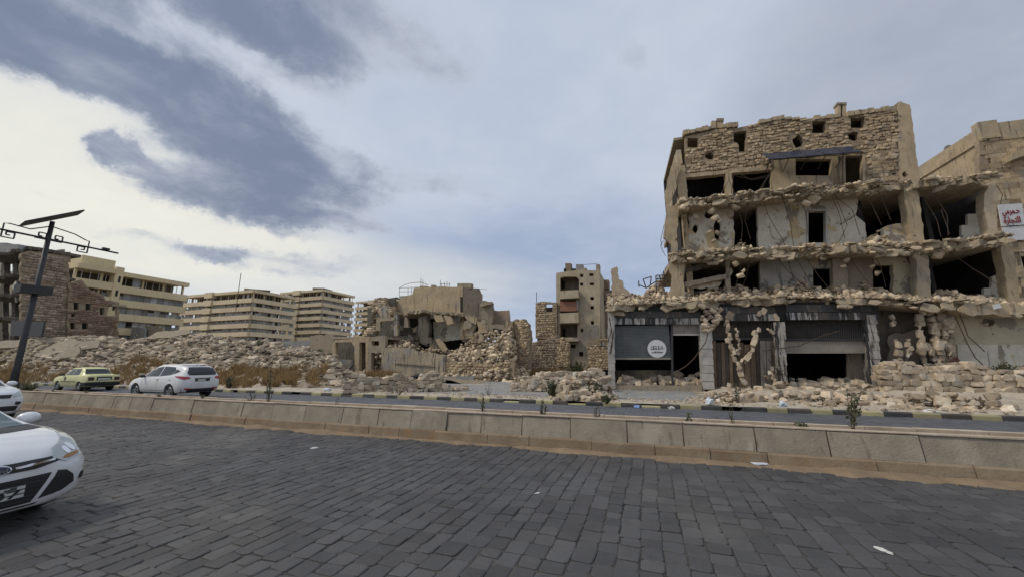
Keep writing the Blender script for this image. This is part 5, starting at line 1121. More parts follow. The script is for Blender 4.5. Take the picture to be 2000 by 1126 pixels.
o = joined('pebbles', pebs, M_LIME); tag(o, 'scattered pale pebbles and chips over the pavement', 'pebbles', None, 'stuff')
# ------------------------------------------------------------------ vehicles
M_CARW = paint('white_car_paint', (.74, .75, .77), .25, 0, .8, .35); M_CARW2 = paint('white_car_paint_dusty', (.72, .72, .71), .32, 0, .5, .45); M_TAXI = paint('pale_yellow_car_paint', (.66, .64, .30), .42, 0, .3, .75)
M_CGLASS = paint('tinted_car_glass', (.015, .018, .02), .06, 0, 0, 0, .6); M_WGLASS = paint('green_windscreen', (.11, .145, .145), .05, 0, 0, 0, .7); M_BPLAST = paint('black_trim', (.018, .018, .019), .5); M_TYRE = paint('tyre_rubber', (.02, .02, .02), .85)
M_RIM = paint('wheel_rim', (.28, .28, .29), .4, .7); M_CHROME = paint('chrome', (.75, .76, .78), .15, 1.0); M_LAMP = paint('headlamp_glass', (.40, .43, .42), .12, .35, .5); M_AMBER = paint('amber_lens', (.34, .15, .04), .25)
M_TAIL = paint('red_tail_lens', (.36, .02, .025), .18, 0, .4); M_TAILD = paint('dark_tail_lens', (.07, .03, .025), .3); M_PLATE = paint('number_plate', (.50, .52, .50), .5); M_BADGE = paint('dark_blue_badge', (.012, .018, .05), .3, 0, .3)
def pchip(xs, ys, x):
    n = len(xs)
    if x <= xs[0]: return ys[0]
    if x >= xs[-1]: return ys[-1]
    i = max(k for k in range(n) if xs[k] <= x); i = min(i, n-2)
    def slope(k):
        if k == 0 or k == n-1: a = (k if k < n-1 else n-2); return (ys[a+1]-ys[a])/(xs[a+1]-xs[a])
        d0 = (ys[k]-ys[k-1])/(xs[k]-xs[k-1]); d1 = (ys[k+1]-ys[k])/(xs[k+1]-xs[k])
        return 0 if d0*d1 <= 0 else 2*d0*d1/(d0+d1)
    h = xs[i+1]-xs[i]; t = (x-xs[i])/h; m0, m1 = slope(i), slope(i+1)
    return (2*t**3-3*t**2+1)*ys[i]+(t**3-2*t**2+t)*h*m0+(-2*t**3+3*t**2)*ys[i+1]+(t**3-t**2)*h*m1
class Car:
    """lofted body; st rows: x, z_bottom, z_belt, z_top, w_low, w_mid, w_belt, w_top. x forward, y left."""
    def __init__(s, name, label, cat, loc, rz, st, paintm, axles, wr, half, group=None):
        s.root = empty(name, loc, label, cat, group, rz); s.M = WM[s.root.name]; s.half = half
        xs = [r[0] for r in st]; cols = list(zip(*st)); N = 72; v = []; f = []
        X = sorted(set([xs[0]+(xs[-1]-xs[0])*(.5-.5*math.cos(PI*i/N)) for i in range(N+1)]))
        for x in X:
            zb, zl, zt_, wl_, wm_, wb, wt = (pchip(xs, cols[k], x) for k in range(1, 8)); zm = zb+(zl-zb)*.5
            H = [(0, zb), (wl_*.8, zb), (wl_*.97, zb+.035), (wm_*.985, zb+(zm-zb)*.45), (wm_, zm), (wm_*.985, zm+(zl-zm)*.55), (wb+(wm_-wb)*.3, zl-.03), (wb, zl), (wb*.62+wt*.38, zl+(zt_-zl)*.36), (wb*.26+wt*.74, zl+(zt_-zl)*.74), (wt, zl+(zt_-zl)*.92), (wt*.82, zt_-.004), (wt*.45, zt_+.012), (0, zt_+.018)]
            v += [(x, y, z) for y, z in H] + [(x, -y, z) for y, z in H[1:-1][::-1]]
        n = 26
        for i in range(len(X)-1):
            for k in range(n): f.append((i*n+k, i*n+(k+1) % n, (i+1)*n+(k+1) % n, (i+1)*n+k)[::-1])
        f.append(tuple(range(n))); f.append(tuple((len(X)-1)*n+k for k in range(n))[::-1])
        me = bpy.data.meshes.new('body'); me.from_pydata(v, [], f); bm = bmesh.new(); bm.from_mesh(me); bmesh.ops.recalc_face_normals(bm, faces=bm.faces); bm.to_mesh(me)
        s.bvh = BVHTree.FromBMesh(bm); bm.free()
        ob = bpy.data.objects.new('tmp', me); COL.objects.link(ob); cut = []
        for ax in axles:
            cm = MB(); R_ = wr*1.13; m_ = 28
            cm.add([(ax+R_*math.cos(2*PI*i/m_), y, wr+R_*math.sin(2*PI*i/m_)) for y in (-1.2, 1.2) for i in range(m_)], [tuple(range(m_))[::-1], tuple(range(m_, 2*m_))] + [(i, (i+1) % m_, m_+(i+1) % m_, m_+i) for i in range(m_)])
            for sgn in (-1, 1):
                c2 = MB(); c2.add([(p[0], (sgn*(half-.30) if abs(p[1]+1.2) < .01 else sgn*1.2), p[2]) for p in cm.v], [q[::-1] if sgn < 0 else q for q in cm.f]); c = c2.build('cut', M_BPLAST); bq = bmesh.new(); bq.from_mesh(c.data); bmesh.ops.recalc_face_normals(bq, faces=bq.faces); bq.to_mesh(c.data); bq.free(); cut.append(c)
                md_ = ob.modifiers.new('b', 'BOOLEAN'); md_.operation = 'DIFFERENCE'; md_.object = c; md_.solver = 'EXACT'
        bpy.context.view_layer.update(); e = bpy.data.meshes.new_from_object(ob.evaluated_get(bpy.context.evaluated_depsgraph_get()))
        bpy.data.objects.remove(ob)
        for c in cut: bpy.data.objects.remove(c)
        e.materials.clear(); e.materials.append(paintm); e.name = 'body'; e.polygons.foreach_set('use_smooth', [True]*len(e.polygons)); e.set_sharp_from_angle(angle=R(38))
        s.body = s.part('body', e)
        for ax in axles:
            for sgn in (-1, 1): s.wheel(ax, sgn*(half-.13), wr, sgn)
    def part(s, name, me, m=None, parent=None):
        o = bpy.data.objects.new(name, me); COL.objects.link(o); o.parent = parent or s.root
        if m is not None: me.materials.append(m)
        return o
    def mbpart(s, name, mb, m, parent=None, smooth=False):
        me = bpy.data.meshes.new(name); me.from_pydata(mb.v, [], mb.f); me.update()
        if smooth: me.polygons.foreach_set('use_smooth', [True]*len(me.polygons)); me.set_sharp_from_angle(angle=R(35))
        return s.part(name, me, m, parent)
    def wheel(s, x, y, r, sgn):
        def lathe(prof, n=28):
            mb = MB(); v = []; f = []
            for a in range(n):
                for (rr, yy) in prof: v.append((x+rr*math.cos(2*PI*a/n), y+yy*sgn, r+rr*math.sin(2*PI*a/n)))
            k = len(prof)
            for a in range(n):
                for i in range(k-1): f.append((a*k+i, a*k+i+1, ((a+1) % n)*k+i+1, ((a+1) % n)*k+i))
            return mb.add(v, f)
        w = s.mbpart('wheel', lathe([(r*.63, -.1), (r*.97, -.1), (r, -.07), (r, .07), (r*.97, .1), (r*.7, .105), (r*.63, .09)]), M_TYRE, None, True)
        mb = lathe([(r*.64, .085), (r*.6, .1), (r*.56, .05), (0.001, .03)])
        for k in range(5):
            a = 2*PI*k/5+.3; mb.beam((x+r*.1*math.cos(a), y+.07*sgn, r+r*.1*math.sin(a)), (x+r*.58*math.cos(a), y+.085*sgn, r+r*.58*math.sin(a)), .07, .03, (0, 1, 0))
        s.mbpart('rim', mb, M_RIM, w)
    def decal(s, name, poly, m, axis, off=.006, cuts=2, smooth=True, parent=None, side=1):
        """patch following the body. axis 'x+': poly (y,z) seen from the front, 'x-' from the rear, 'y': poly (x,z) from side 'side', or a vector with origin plane"""
        bm = bmesh.new()
        if axis[0] == 'x': pts = [Vector((0, p[0], p[1])) for p in poly]; d = Vector((-1 if axis == 'x+' else 1, 0, 0)); start = Vector((3.5 if axis == 'x+' else -3.5, 0, 0))
        elif axis == 'y': pts = [Vector((p[0], 0, p[1])) for p in poly]; d = Vector((0, -side, 0)); start = Vector((0, 2*side, 0))
        else: pts = [Vector(p) for p in poly]; d = Vector(axis).normalized(); start = -d*3
        fc = bm.faces.new([bm.verts.new(p) for p in pts]); bmesh.ops.triangulate(bm, faces=[fc])
        for _ in range(cuts): bmesh.ops.subdivide_edges(bm, edges=bm.edges[:], cuts=1, use_grid_fill=True)
        bmesh.ops.triangulate(bm, faces=bm.faces[:])
        for q in bm.verts:
            h, nrm, _, _ = s.bvh.ray_cast(q.co+start, d)
            if h is None:
                h, nrm, _, _ = s.bvh.find_nearest(q.co+start)
            if nrm.dot(d) > 0: nrm = -nrm
            q.co = h + nrm*off
        r = bmesh.ops.extrude_face_region(bm, geom=bm.faces[:]); vs = [g for g in r['geom'] if isinstance(g, bmesh.types.BMVert)]
        for q in vs: q.co = q.co + d*(off+.02)
        bmesh.ops.recalc_face_normals(bm, faces=bm.faces[:]); me = bpy.data.meshes.new(name); bm.to_mesh(me); bm.free()
        if smooth: me.polygons.foreach_set('use_smooth', [True]*len(me.polygons)); me.set_sharp_from_angle(angle=R(40))
        return s.part(name, me, m, parent)
    def both(s, name, poly, m, off=.006, cuts=2): return [s.decal(name, poly, m, 'y', off, cuts, side=q) for q in (1, -1)]
    def mirror(s, x, z, m):
        for sg_ in (1, -1):
            mb = MB(); c = Vector((x, sg_*(s.half+.06), z)); v, f = TPL['cob'][0]
            bm = bmesh.new(); bmesh.ops.create_uvsphere(bm, u_segments=14, v_segments=9, radius=.5); mb.add([(c.x+p.co.x*.16, c.y+p.co.y*.24, c.z+p.co.z*.155) for p in bm.verts], [tuple(q.index for q in t.verts) for t in bm.faces]) if bm.verts.index_update() is None else None; bm.free()
            mb.beam(c+Vector((0, -sg_*.1, -.03)), c+Vector((0, -sg_*.22, -.06)), .06, .05); s.mbpart('side_mirror', mb, m, None, True)
def ftext(car, s_, name, m, x, y, z, size, front=True, parent=None, width=None):
    rot = (Matrix.Rotation(PI/2 if front else -PI/2, 3, 'Z') @ Matrix.Rotation(PI/2, 3, 'X')); o = text(s_, name, m, None, (x, y, z), size, rot, .003, width); o.parent = parent or car.root; return o
def mouth(y0, y1, z0, z1, y0b=None, y1b=None): return [(y0b if y0b is not None else y0, z0), (y1b if y1b is not None else y1, z0), (y1, z1), (y0, z1)]

# --- white hatchback entering on the near road
FST = [(-2.18, .50, .80, .86, .55, .62, .60, .48), (-2.10, .32, .98, 1.12, .78, .82, .78, .55), (-1.85, .24, 1.02, 1.32, .84, .90, .86, .56), (-1.3, .2, 1.0, 1.43, .86, .91, .87, .58), (-.5, .2, .97, 1.48, .86, .91, .87, .6), (.1, .2, .95, 1.455, .86, .91, .87, .6),
       (.5, .2, .95, 1.32, .86, .91, .87, .61), (.9, .2, .95, 1.12, .86, .91, .87, .64), (1.18, .2, .945, 1.0, .86, .91, .86, .70), (1.5, .2, .90, .955, .86, .91, .85, .70), (1.8, .2, .83, .90, .84, .895, .80, .64), (2.0, .2, .74, .825, .79, .85, .70, .55), (2.12, .21, .66, .745, .68, .74, .56, .42), (2.20, .235, .58, .66, .48, .52, .36, .26), (2.225, .30, .50, .56, .28, .30, .2, .14)]
fd = Car('white_hatchback', 'white hatchback with a dark trapezoid grille entering on the cobbled near road', 'car', (-8.50, 1.79, 0), .16, FST, M_CARW, (1.38, -1.27), .32, .91)
fd.decal('windscreen', [(-.66, .985), (.66, .985), (.53, 1.42), (-.53, 1.42)], M_WGLASS, 'x+', .008, 3); fd.decal('cowl', [(-.72, .955), (.72, .955), (.70, .99), (-.70, .99)], M_BPLAST, 'x+', .006, 3)
fd.both('side_window', [(.85, 1.0), (.25, 1.36), (-.35, 1.40), (-.35, .99)], M_CGLASS); fd.both('side_window', [(-.40, .99), (-.40, 1.40), (-1.2, 1.36), (-1.55, 1.10), (-1.5, 1.02)], M_CGLASS)
fd.decal('upper_grille', [(-.56, .655), (-.3, .615), (.3, .615), (.56, .655), (.52, .70), (.12, .695), (-.12, .695), (-.52, .70)], M_BPLAST, 'x+', .007, 3)
for q in (1, -1): fd.decal('grille_bar', [(q*.13, .642), (q*.47, .662), (q*.47, .680), (q*.13, .664)], M_CHROME, 'x+', .016, 3)
fd.decal('badge', [(.105*math.cos(a), .655+.046*math.sin(a)) for a in [2*PI*i/18 for i in range(18)]], M_CHROME, 'x+', .014, 1); bd = fd.decal('badge_face', [(.093*math.cos(a), .655+.037*math.sin(a)) for a in [2*PI*i/18 for i in range(18)]], M_BADGE, 'x+', .020, 1)
ftext(fd, 'Ford', 'badge_lettering', M_CHROME, 2.235, 0, .652, .066, True, None, .13)
gr = fd.decal('lower_grille', [(-.30, .285), (.30, .285), (.44, .545), (-.44, .545)], M_BPLAST, 'x+', .008, 3)
for i in range(6):
    z = .31+i*.042; w_ = .29+.14*(z-.285)/.26; fd.decal('grille_slat', [(-w_, z), (w_, z), (w_, z+.008), (-w_, z+.008)], M_STEEL, 'x+', .016, 3, parent=gr)
for q in (1, -1):
    fd.decal('side_intake', [(q*.36, .30), (q*.56, .325), (q*.68, .385), (q*.66, .47), (q*.58, .535), (q*.5, .55)], M_BPLAST, 'x+', .008, 3)
    fd.decal('fog_lamp', [(q*(.785+.045*math.cos(a)), .43+.05*math.sin(a)) for a in [2*PI*i/12 for i in range(12)]], M_CHROME, 'x+', .006, 1); fd.decal('fog_lens', [(q*(.785+.036*math.cos(a)), .43+.04*math.sin(a)) for a in [2*PI*i/12 for i in range(12)]], M_BPLAST, 'x+', .012, 1)
    hl = fd.decal('headlight', [(2.2, q*.50, .70), (2.15, q*.60, .625), (2.0, q*.80, .665), (1.75, q*.93, .80), (1.55, q*.92, .945), (1.7, q*.76, .92), (1.95, q*.62, .845), (2.1, q*.50, .785)], M_LAMP, (-1, -q*.75, -.12), .008, 3)
    fd.decal('indicator', [(2.15, q*.575, .665), (2.1, q*.63, .652), (2.0, q*.74, .675), (2.0, q*.74, .705), (2.1, q*.6, .69)], M_AMBER, (-1, -q*.75, -.12), .013, 2, parent=hl)
    for yy, zz, rr in ((.62, .74, .045), (.73, .77, .05)): fd.decal('lamp_bowl', [(2.05+0*a, q*(yy+rr*math.cos(a)), zz+rr*math.sin(a)) for a in [2*PI*i/12 for i in range(12)]], M_CHROME, (-1, -q*.75, -.12), .012, 1, parent=hl)
fd.decal('bonnet_gap', [(-.52, .703), (-.12, .698), (.12, .698), (.52, .703), (.53, .709), (.12, .704), (-.12, .704), (-.53, .709)], M_BPLAST, 'x+', .005, 3)
fd.decal('lower_slot', [(-.34, .252), (.34, .252), (.36, .268), (-.36, .268)], M_BPLAST, 'x+', .007, 3); fd.decal('chin', [(-.72, .205), (.72, .205), (.72, .222), (-.72, .222)], M_BPLAST, 'x+', .008, 3)
pl = MB().box(2.215, 2.235, -.23, .23, .355, .485); plo = fd.mbpart('number_plate', pl, M_PLATE)
ftext(fd, '3 07', 'plate_digits', M_BLKT, 2.237, -.0, .400, .105, True, plo, .40)
mb = MB()
for y_, z_, w_, h_ in ((.02, .462, .05, .012), (.02, .445, .05, .012), (.12, .455, .09, .012), (.14, .468, .05, .008), (-.1, .455, .1, .012)): mb.box(2.236, 2.239, y_-w_/2, y_+w_/2, z_-h_/2, z_+h_/2)
fd.mbpart('plate_marks', mb, M_BLKT, plo); fd.mirror(.72, 1.02, M_CARW)
for q in (1, -1): fd.mbpart('wiper', MB().beam((1.05, q*.25-.35, 1.05), (.92, q*.25+.2, 1.125), .02, .02), M_BPLAST)
# --- white crossover behind it
KST = [(-2.2, .5, .9, 1.0, .6, .66, .62, .5), (-2.1, .35, 1.05, 1.3, .8, .84, .8, .56), (-1.8, .28, 1.08, 1.52, .86, .92, .88, .58), (-1.0, .25, 1.05, 1.62, .88, .925, .89, .6), (0, .25, 1.03, 1.63, .88, .925, .89, .6), (.5, .25, 1.03, 1.48, .88, .925, .89, .62), (.95, .25, 1.03, 1.2, .88, .925, .88, .66),
       (1.2, .25, 1.02, 1.08, .88, .925, .87, .72), (1.6, .25, .97, 1.03, .87, .92, .85, .7), (1.95, .25, .88, .95, .83, .89, .78, .6), (2.12, .26, .78, .85, .74, .80, .66, .48), (2.2, .3, .62, .70, .56, .6, .45, .3), (2.23, .38, .52, .58, .3, .34, .25, .18)]
ka = Car('white_crossover', 'white crossover car following the hatchback past the end of the median wall', 'car', (-19.95, 5.4, 0), 0, KST, M_CARW, (1.35, -1.3), .34, .925)
ka.decal('windscreen', [(-.68, 1.06), (.68, 1.06), (.55, 1.56), (-.55, 1.56)], M_CGLASS, 'x+', .008, 3); ka.both('side_window', [(.9, 1.08), (.3, 1.5), (-.4, 1.54), (-.4, 1.07)], M_CGLASS); ka.both('side_window', [(-.46, 1.07), (-.46, 1.54), (-1.5, 1.48), (-1.8, 1.15)], M_CGLASS)
ka.decal('grille', [(-.55, .72), (.55, .72), (.6, .82), (-.6, .82)], M_BPLAST, 'x+', .008, 3); ka.decal('lower_grille', [(-.7, .36), (.7, .36), (.74, .5), (-.74, .5)], M_BPLAST, 'x+', .008, 3)
ka.decal('number_plate', [(-.25, .54), (.25, .54), (.25, .65), (-.25, .65)], M_PLATE, 'x+', .012, 2)
for q in (1, -1): ka.decal('headlight', [(2.15, q*.6, .74), (2.0, q*.8, .76), (1.7, q*.9, .88), (1.75, q*.84, .93), (2.05, q*.62, .85)], M_LAMP, (-1, -q*.7, -.1), .008, 3)
for q in (1, -1): ka.decal('fog_lamp', [(q*(.72+.07*math.cos(a)), .57+.05*math.sin(a)) for a in [2*PI*i/12 for i in range(12)]], M_BPLAST, 'x+', .01, 1)
ka.mirror(.75, 1.1, M_CARW)
# --- white SUV on the far road, seen from its tail
SST = [(-2.2, .52, .92, 1.0, .62, .70, .64, .52), (-2.13, .36, 1.04, 1.25, .80, .85, .80, .58), (-1.9, .30, 1.10, 1.53, .86, .905, .87, .60), (-1.5, .26, 1.09, 1.61, .87, .91, .88, .62), (-.8, .25, 1.06, 1.655, .87, .91, .88, .62), (0, .25, 1.02, 1.65, .87, .91, .88, .61), (.45, .25, 1.0, 1.52, .87, .91, .88, .62), (.95, .25, .99, 1.22, .87, .91, .87, .66),
       (1.2, .25, .98, 1.06, .87, .91, .86, .72), (1.6, .25, .93, .99, .86, .905, .83, .68), (1.95, .26, .83, .89, .80, .86, .74, .58), (2.12, .28, .70, .78, .70, .76, .60, .45), (2.2, .34, .55, .62, .5, .55, .4, .3)]
su = Car('white_suv', 'dusty white sport utility car with red tail lamps driving away on the far road', 'car', (-23.35, 13.2, 0), PI, SST, M_CARW2, (1.35, -1.29), .35, .91)
su.decal('rear_window', [(-.60, 1.14), (.60, 1.14), (.66, 1.24), (.53, 1.53), (-.53, 1.53), (-.66, 1.24)], M_CGLASS, 'x-', .008, 3); su.decal('windscreen', [(-.66, 1.04), (.66, 1.04), (.54, 1.58), (-.54, 1.58)], M_CGLASS, 'x+', .008, 3)
su.both('side_window', [(.98, 1.05), (.35, 1.47), (-.3, 1.56), (-.32, 1.08)], M_CGLASS); su.both('side_window', [(-.38, 1.08), (-.36, 1.56), (-1.2, 1.52), (-1.35, 1.4), (-1.2, 1.15)], M_CGLASS); su.both('quarter_glass', [(-1.24, 1.16), (-1.4, 1.42), (-1.72, 1.34), (-1.6, 1.26)], M_CGLASS)
for q in (1, -1):
    su.decal('tail_lamp', [(-2.15, q*.52, .97), (-2.1, q*.75, .93), (-1.8, q*.92, 1.03), (-1.62, q*.92, 1.1), (-1.9, q*.84, 1.1), (-2.15, q*.56, 1.06)], M_TAIL, (1, -q*.8, 0), .012, 3)
    su.decal('bumper_reflector', [(-2.2, q*.5, .46), (-2.1, q*.72, .46), (-2.1, q*.72, .53), (-2.2, q*.5, .53)], M_TAIL, (1, -q*.5, 0), .012, 2)
su.decal('plate_recess', [(-.34, .84), (.34, .84), (.34, .98), (-.34, .98)], M_BPLAST, 'x-', .006, 2); su.decal('number_plate', [(-.14, .86), (.22, .86), (.22, .94), (-.14, .94)], M_PLATE, 'x-', .016, 1)
su.decal('rear_bumper_trim', [(-.80, .34), (.80, .34), (.84, .5), (-.84, .5)], M_BPLAST, 'x-', .008, 3); su.decal('plate_strip', [(-.4, .99), (.4, .99), (.4, 1.02), (-.4, 1.02)], M_CHROME, 'x-', .012, 2)
su.both('sill', [(-.9, .24), (.98, .24), (.98, .33), (-.9, .33)], M_BPLAST, .006); su.both('door_gap', [(-.335, .36), (-.325, .36), (-.345, 1.07), (-.355, 1.07)], M_BPLAST, .004, 2); su.both('door_gap', [(.86, .38), (.87, .38), (.9, .98), (.89, .98)], M_BPLAST, .004, 2)
for xx in (-.2, -1.12): su.both('door_handle', [(xx, .93), (xx-.18, .94), (xx-.18, .97), (xx, .96)], M_CARW2, .03, 1)
su.decal('spoiler', [(-.52, 1.585), (.52, 1.585), (.52, 1.63), (-.52, 1.63)], M_CARW2, 'x-', .06, 2); su.mirror(.78, 1.08, M_BPLAST); su.mbpart('aerial', MB().tube([(-1.5, 0, 1.62), (-1.85, 0, 1.80)], .008, 4), M_BPLAST)
# --- pale yellow taxi
TST = [(-1.98, .48, .86, .92, .66, .74, .70, .58), (-1.93, .30, .93, .98, .76, .80, .77, .64), (-1.5, .25, .95, 1.0, .79, .82, .79, .66), (-1.3, .23, .95, 1.06, .79, .82, .79, .62), (-.95, .22, .94, 1.36, .79, .82, .79, .57), (-.6, .22, .93, 1.44, .79, .82, .79, .57), (.2, .22, .92, 1.43, .79, .82, .79, .57), (.55, .22, .92, 1.25, .79, .82, .79, .6),
       (.95, .22, .91, .96, .79, .82, .78, .66), (1.4, .23, .86, .91, .78, .815, .76, .64), (1.75, .25, .80, .85, .75, .79, .72, .6), (1.92, .32, .72, .77, .66, .72, .64, .5), (1.96, .45, .62, .66, .55, .6, .5, .4)]
tx = Car('yellow_taxi', 'small boxy pale yellow taxi saloon with black bumpers on the far road', 'car', (-34.6, 14.6, 0), PI, TST, M_TAXI, (1.22, -1.18), .29, .82)
tx.decal('rear_window', [(-.62, 1.04), (.62, 1.04), (.52, 1.35), (-.52, 1.35)], M_CGLASS, 'x-', .008, 3); tx.decal('windscreen', [(-.64, .99), (.64, .99), (.5, 1.36), (-.5, 1.36)], M_CGLASS, 'x+', .008, 3)
tx.both('side_window', [(.82, .98), (.38, 1.32), (-.18, 1.36), (-.18, .97)], M_CGLASS); tx.both('side_window', [(-.24, .97), (-.24, 1.36), (-.78, 1.35), (-.92, .99)], M_CGLASS); tx.both('quarter_glass', [(-.86, 1.34), (-.96, 1.28), (-1.12, 1.06), (-1.0, 1.02)], M_TAXI)
for q in (1, -1): tx.decal('tail_lamp', [(q*.48, .66), (q*.74, .66), (q*.74, .86), (q*.48, .86)], M_TAILD, 'x-', .012, 2)
tx.decal('rear_bumper', [(-.76, .34), (.76, .34), (.78, .56), (-.78, .56)], M_BPLAST, 'x-', .05, 3); tx.both('rear_bumper_side', [(-1.95, .34), (-1.5, .34), (-1.5, .54), (-1.95, .54)], M_BPLAST, .04, 3); tx.decal('plate_recess', [(-.36, .66), (.36, .66), (.36, .88), (-.36, .88)], M_BPLAST, 'x-', .006, 2); tx.decal('number_plate', [(-.3, .68), (.3, .68), (.3, .8), (-.3, .8)], M_PLATE, 'x-', .016, 1)
tx.decal('front_bumper', [(-.7, .34), (.7, .34), (.72, .54), (-.72, .54)], M_BPLAST, 'x+', .04, 3); tx.both('rubbing_strip', [(-.8, .56), (.85, .56), (.85, .60), (-.8, .60)], M_BPLAST, .012, 3); tx.both('door_gap', [(-.21, .3), (-.2, .3), (-.2, .95), (-.21, .95)], M_BPLAST, .004, 2); tx.both('door_emblem', [(.42+.09*math.cos(a), .75+.12*math.sin(a)) for a in [2*PI*i/14 for i in range(14)]], M_BPLAST, .006, 1)
tx.mirror(.68, 1.0, M_BPLAST)
for q in (1, -1): tx.mbpart('underbody_plate', MB().box(-1.6, 1.6, q*.3-.1, q*.3+.1, .2, .24), M_BPLAST)  # two flat black plates along the underside of the body

# ------------------------------------------------------------------ solar street lamp on the median
lx, ly = -25.9, 8.65
lp = empty('street_lamp', (lx, ly, .5), 'dark steel street lamp with a solar panel on top and a scrolled cross arm', 'street lamp')
MB().tube([(lx, ly, .5), (lx, ly, 1.6), (lx, ly, 8.2)], .15, 10, .085).build('pole', M_STEEL, lp, True); MB().tube([(lx, ly, .5), (lx, ly, .9)], .2, 10).build('base', M_STEEL, lp)
c = Vector((lx, ly, 8.35)); ax = Vector((.0, 1, 0)); e1 = Vector((.1, .80, .56)).normalized(); e2 = Vector((1, -.2, .02)); e2 = (e2-e1*e2.dot(e1)).normalized(); n_ = e2.cross(e1)
v = [c+e1*a*1.0+e2*b*.5+n_*d for d in (0, .06) for a, b in ((-1, -1), (1, -1), (1, 1), (-1, 1))]
pn = MB().add(v, [(3, 2, 1, 0), (4, 5, 6, 7), (0, 1, 5, 4), (1, 2, 6, 5), (2, 3, 7, 6), (3, 0, 4, 7)]).build('solar_panel', M_STEEL, lp)
v = [c+e1*a*.95+e2*b*.46+n_*.068 for a, b in ((-1, -1), (1, -1), (1, 1), (-1, 1))]; MB().add(v, [(0, 1, 2, 3)]).build('panel_glass', M_SOLAR, pn)
zA = 7.35; mb = MB(); mb.tube([(lx, ly-2.1, zA), (lx, ly+2.5, zA)], .045, 6); arm = mb.build('cross_arm', M_STEEL, lp)
mb = MB(); mb.tube([(lx, ly-1.35, zA-.28), (lx, ly-1.35, zA+.3), (lx, ly-1.2, zA+.33), (lx, ly-.6, zA+.28), (lx, ly, zA+.62)], .028, 5); mb.tube([(lx, ly+1.35, zA-.28), (lx, ly+1.35, zA+.3), (lx, ly+1.2, zA+.33), (lx, ly+.8, zA+.5), (lx, ly, zA+.62)], .028, 5); mb.build('arm_brace', M_STEEL, lp)
for y0_ in (-1.35, 1.35):
    sg_ = 1 if y0_ < 0 else -1; q = [(0, 0), (0, -.3), (.36*sg_, -.3), (.36*sg_, -.05), (.12*sg_, -.05), (.12*sg_, -.18), (.24*sg_, -.18)]
    mb = MB(); [mb.beam((lx, ly+y0_+a[0], zA+a[1]), (lx, ly+y0_+b[0], zA+b[1]), .045, .045, (1, 0, 0)) for a, b in zip(q, q[1:])]; mb.build('scroll', M_STEEL, lp)
for y0_ in (-.42, .1):
    q = [(0, .1), (.34, .1), (.34, .38), (.1, .38), (.1, .22), (.22, .22)]; mb = MB(); [mb.beam((lx, ly+y0_+a[0], zA+a[1]-.15), (lx, ly+y0_+b[0], zA+b[1]-.15), .045, .045, (1, 0, 0)) for a, b in zip(q, q[1:])]; mb.build('scroll', M_STEEL, lp)
for y0_ in (-1.8, 2.0): MB().box(lx-.08, lx+.08, ly+y0_-.13, ly+y0_+.13, zA+.045, zA+.14).build('lamp_head', M_STEEL, lp)
MB().box(lx-.3, lx+.3, ly-.55, ly+.42, 4.76, 5.12, jit=.01).build('battery_box', M_STEEL, lp)

# ------------------------------------------------------------------ plants
def grass(name, label, spots, kind='stuff', m=None, hmin=.25, hmax=.7):
    V = []; F = []; n = 0
    for (cx, cy, cz, rx, ry, num) in spots:
        for _ in range(num):
            a = random.uniform(0, 6.3); r = math.sqrt(random.random()); x = cx+rx*r*math.cos(a); y = cy+ry*r*math.sin(a); z = cz(x, y) if callable(cz) else cz
            h = random.uniform(hmin, hmax)*(1.1-.5*r); b = random.uniform(0, 6.3); w_ = random.uniform(.008, .02); lx_, ly_ = random.gauss(0, .32)*h, random.gauss(0, .32)*h
            V += [(x-math.cos(b)*w_, y-math.sin(b)*w_, z-.03), (x+math.cos(b)*w_, y+math.sin(b)*w_, z-.03), (x+lx_*.45+math.cos(b)*w_*.7, y+ly_*.45+math.sin(b)*w_*.7, z+h*.6), (x+lx_, y+ly_, z+h)]
            F += [(n, n+1, n+2), (n, n+2, n+3)]; n += 4
    me = bpy.data.meshes.new(name); me.from_pydata(V, [], F); o = link(name, me, m or M_GRASS); tag(o, label, 'grass', None, kind); return o
def gz(x, y): return max(.15, mound_z(x, y))
sp = []
for u, v_, rx, ry, num in ((15, 735, 3, 1.2, 1500), (60, 728, 2.5, 1, 900), (0, 712, 3, 1.5, 900), (90, 742, 2, .8, 700), (245, 728, 1.6, 1, 900), (280, 712, 1.5, 1.2, 900), (300, 745, 2, .8, 700), (440, 735, 1.6, 1.2, 1500), (470, 742, 1.5, .9, 1300), (500, 738, 1.6, .9, 1300), (540, 735, 1.4, 1, 1100), (580, 738, 1.4, .8, 900), (610, 728, 1.3, 1.2, 900), (520, 748, 2.4, .6, 1500), (480, 730, 1.5, 1, 1200), (555, 745, 1.8, .7, 1200), (240, 742, 2, .7, 900), (20, 748, 3, .7, 1000), (460, 750, 1.6, .5, 700), (590, 748, 1.5, .5, 500)):
    for _ in range(9):
        q = random.uniform(-1, 1); p = hit(u+random.uniform(-34, 34), v_+random.uniform(-9, 9)); rr_ = random.uniform(.2, .55); sp.append((p.x, p.y, gz, rr_, rr_*.8, int(num*random.uniform(.03, .10))))
for u, v_, off, rx, num in ((745, 738, -1.8, 1.6, 1600), (725, 742, -2.4, 1.4, 900), (765, 742, -2.2, 1.0, 700)):
    q = MD.px(u, v_, off); sp.append((q[0], MD.o.y+off, .25, rx, .8, num))
for u, off, rx, num in ((1060, -3.5, 2.2, 2600), (1085, -3.5, 1.6, 1600), (1040, -3, 1.3, 900)):
    q = TW.px(u, 720, off); sp.append((q[0], TW.o.y+off, .3, rx, 1.4, num))
grass('dry_grass', 'dry orange brown grass along the mound foot and house walls', sp, hmin=.3, hmax=1.0)
sp = []
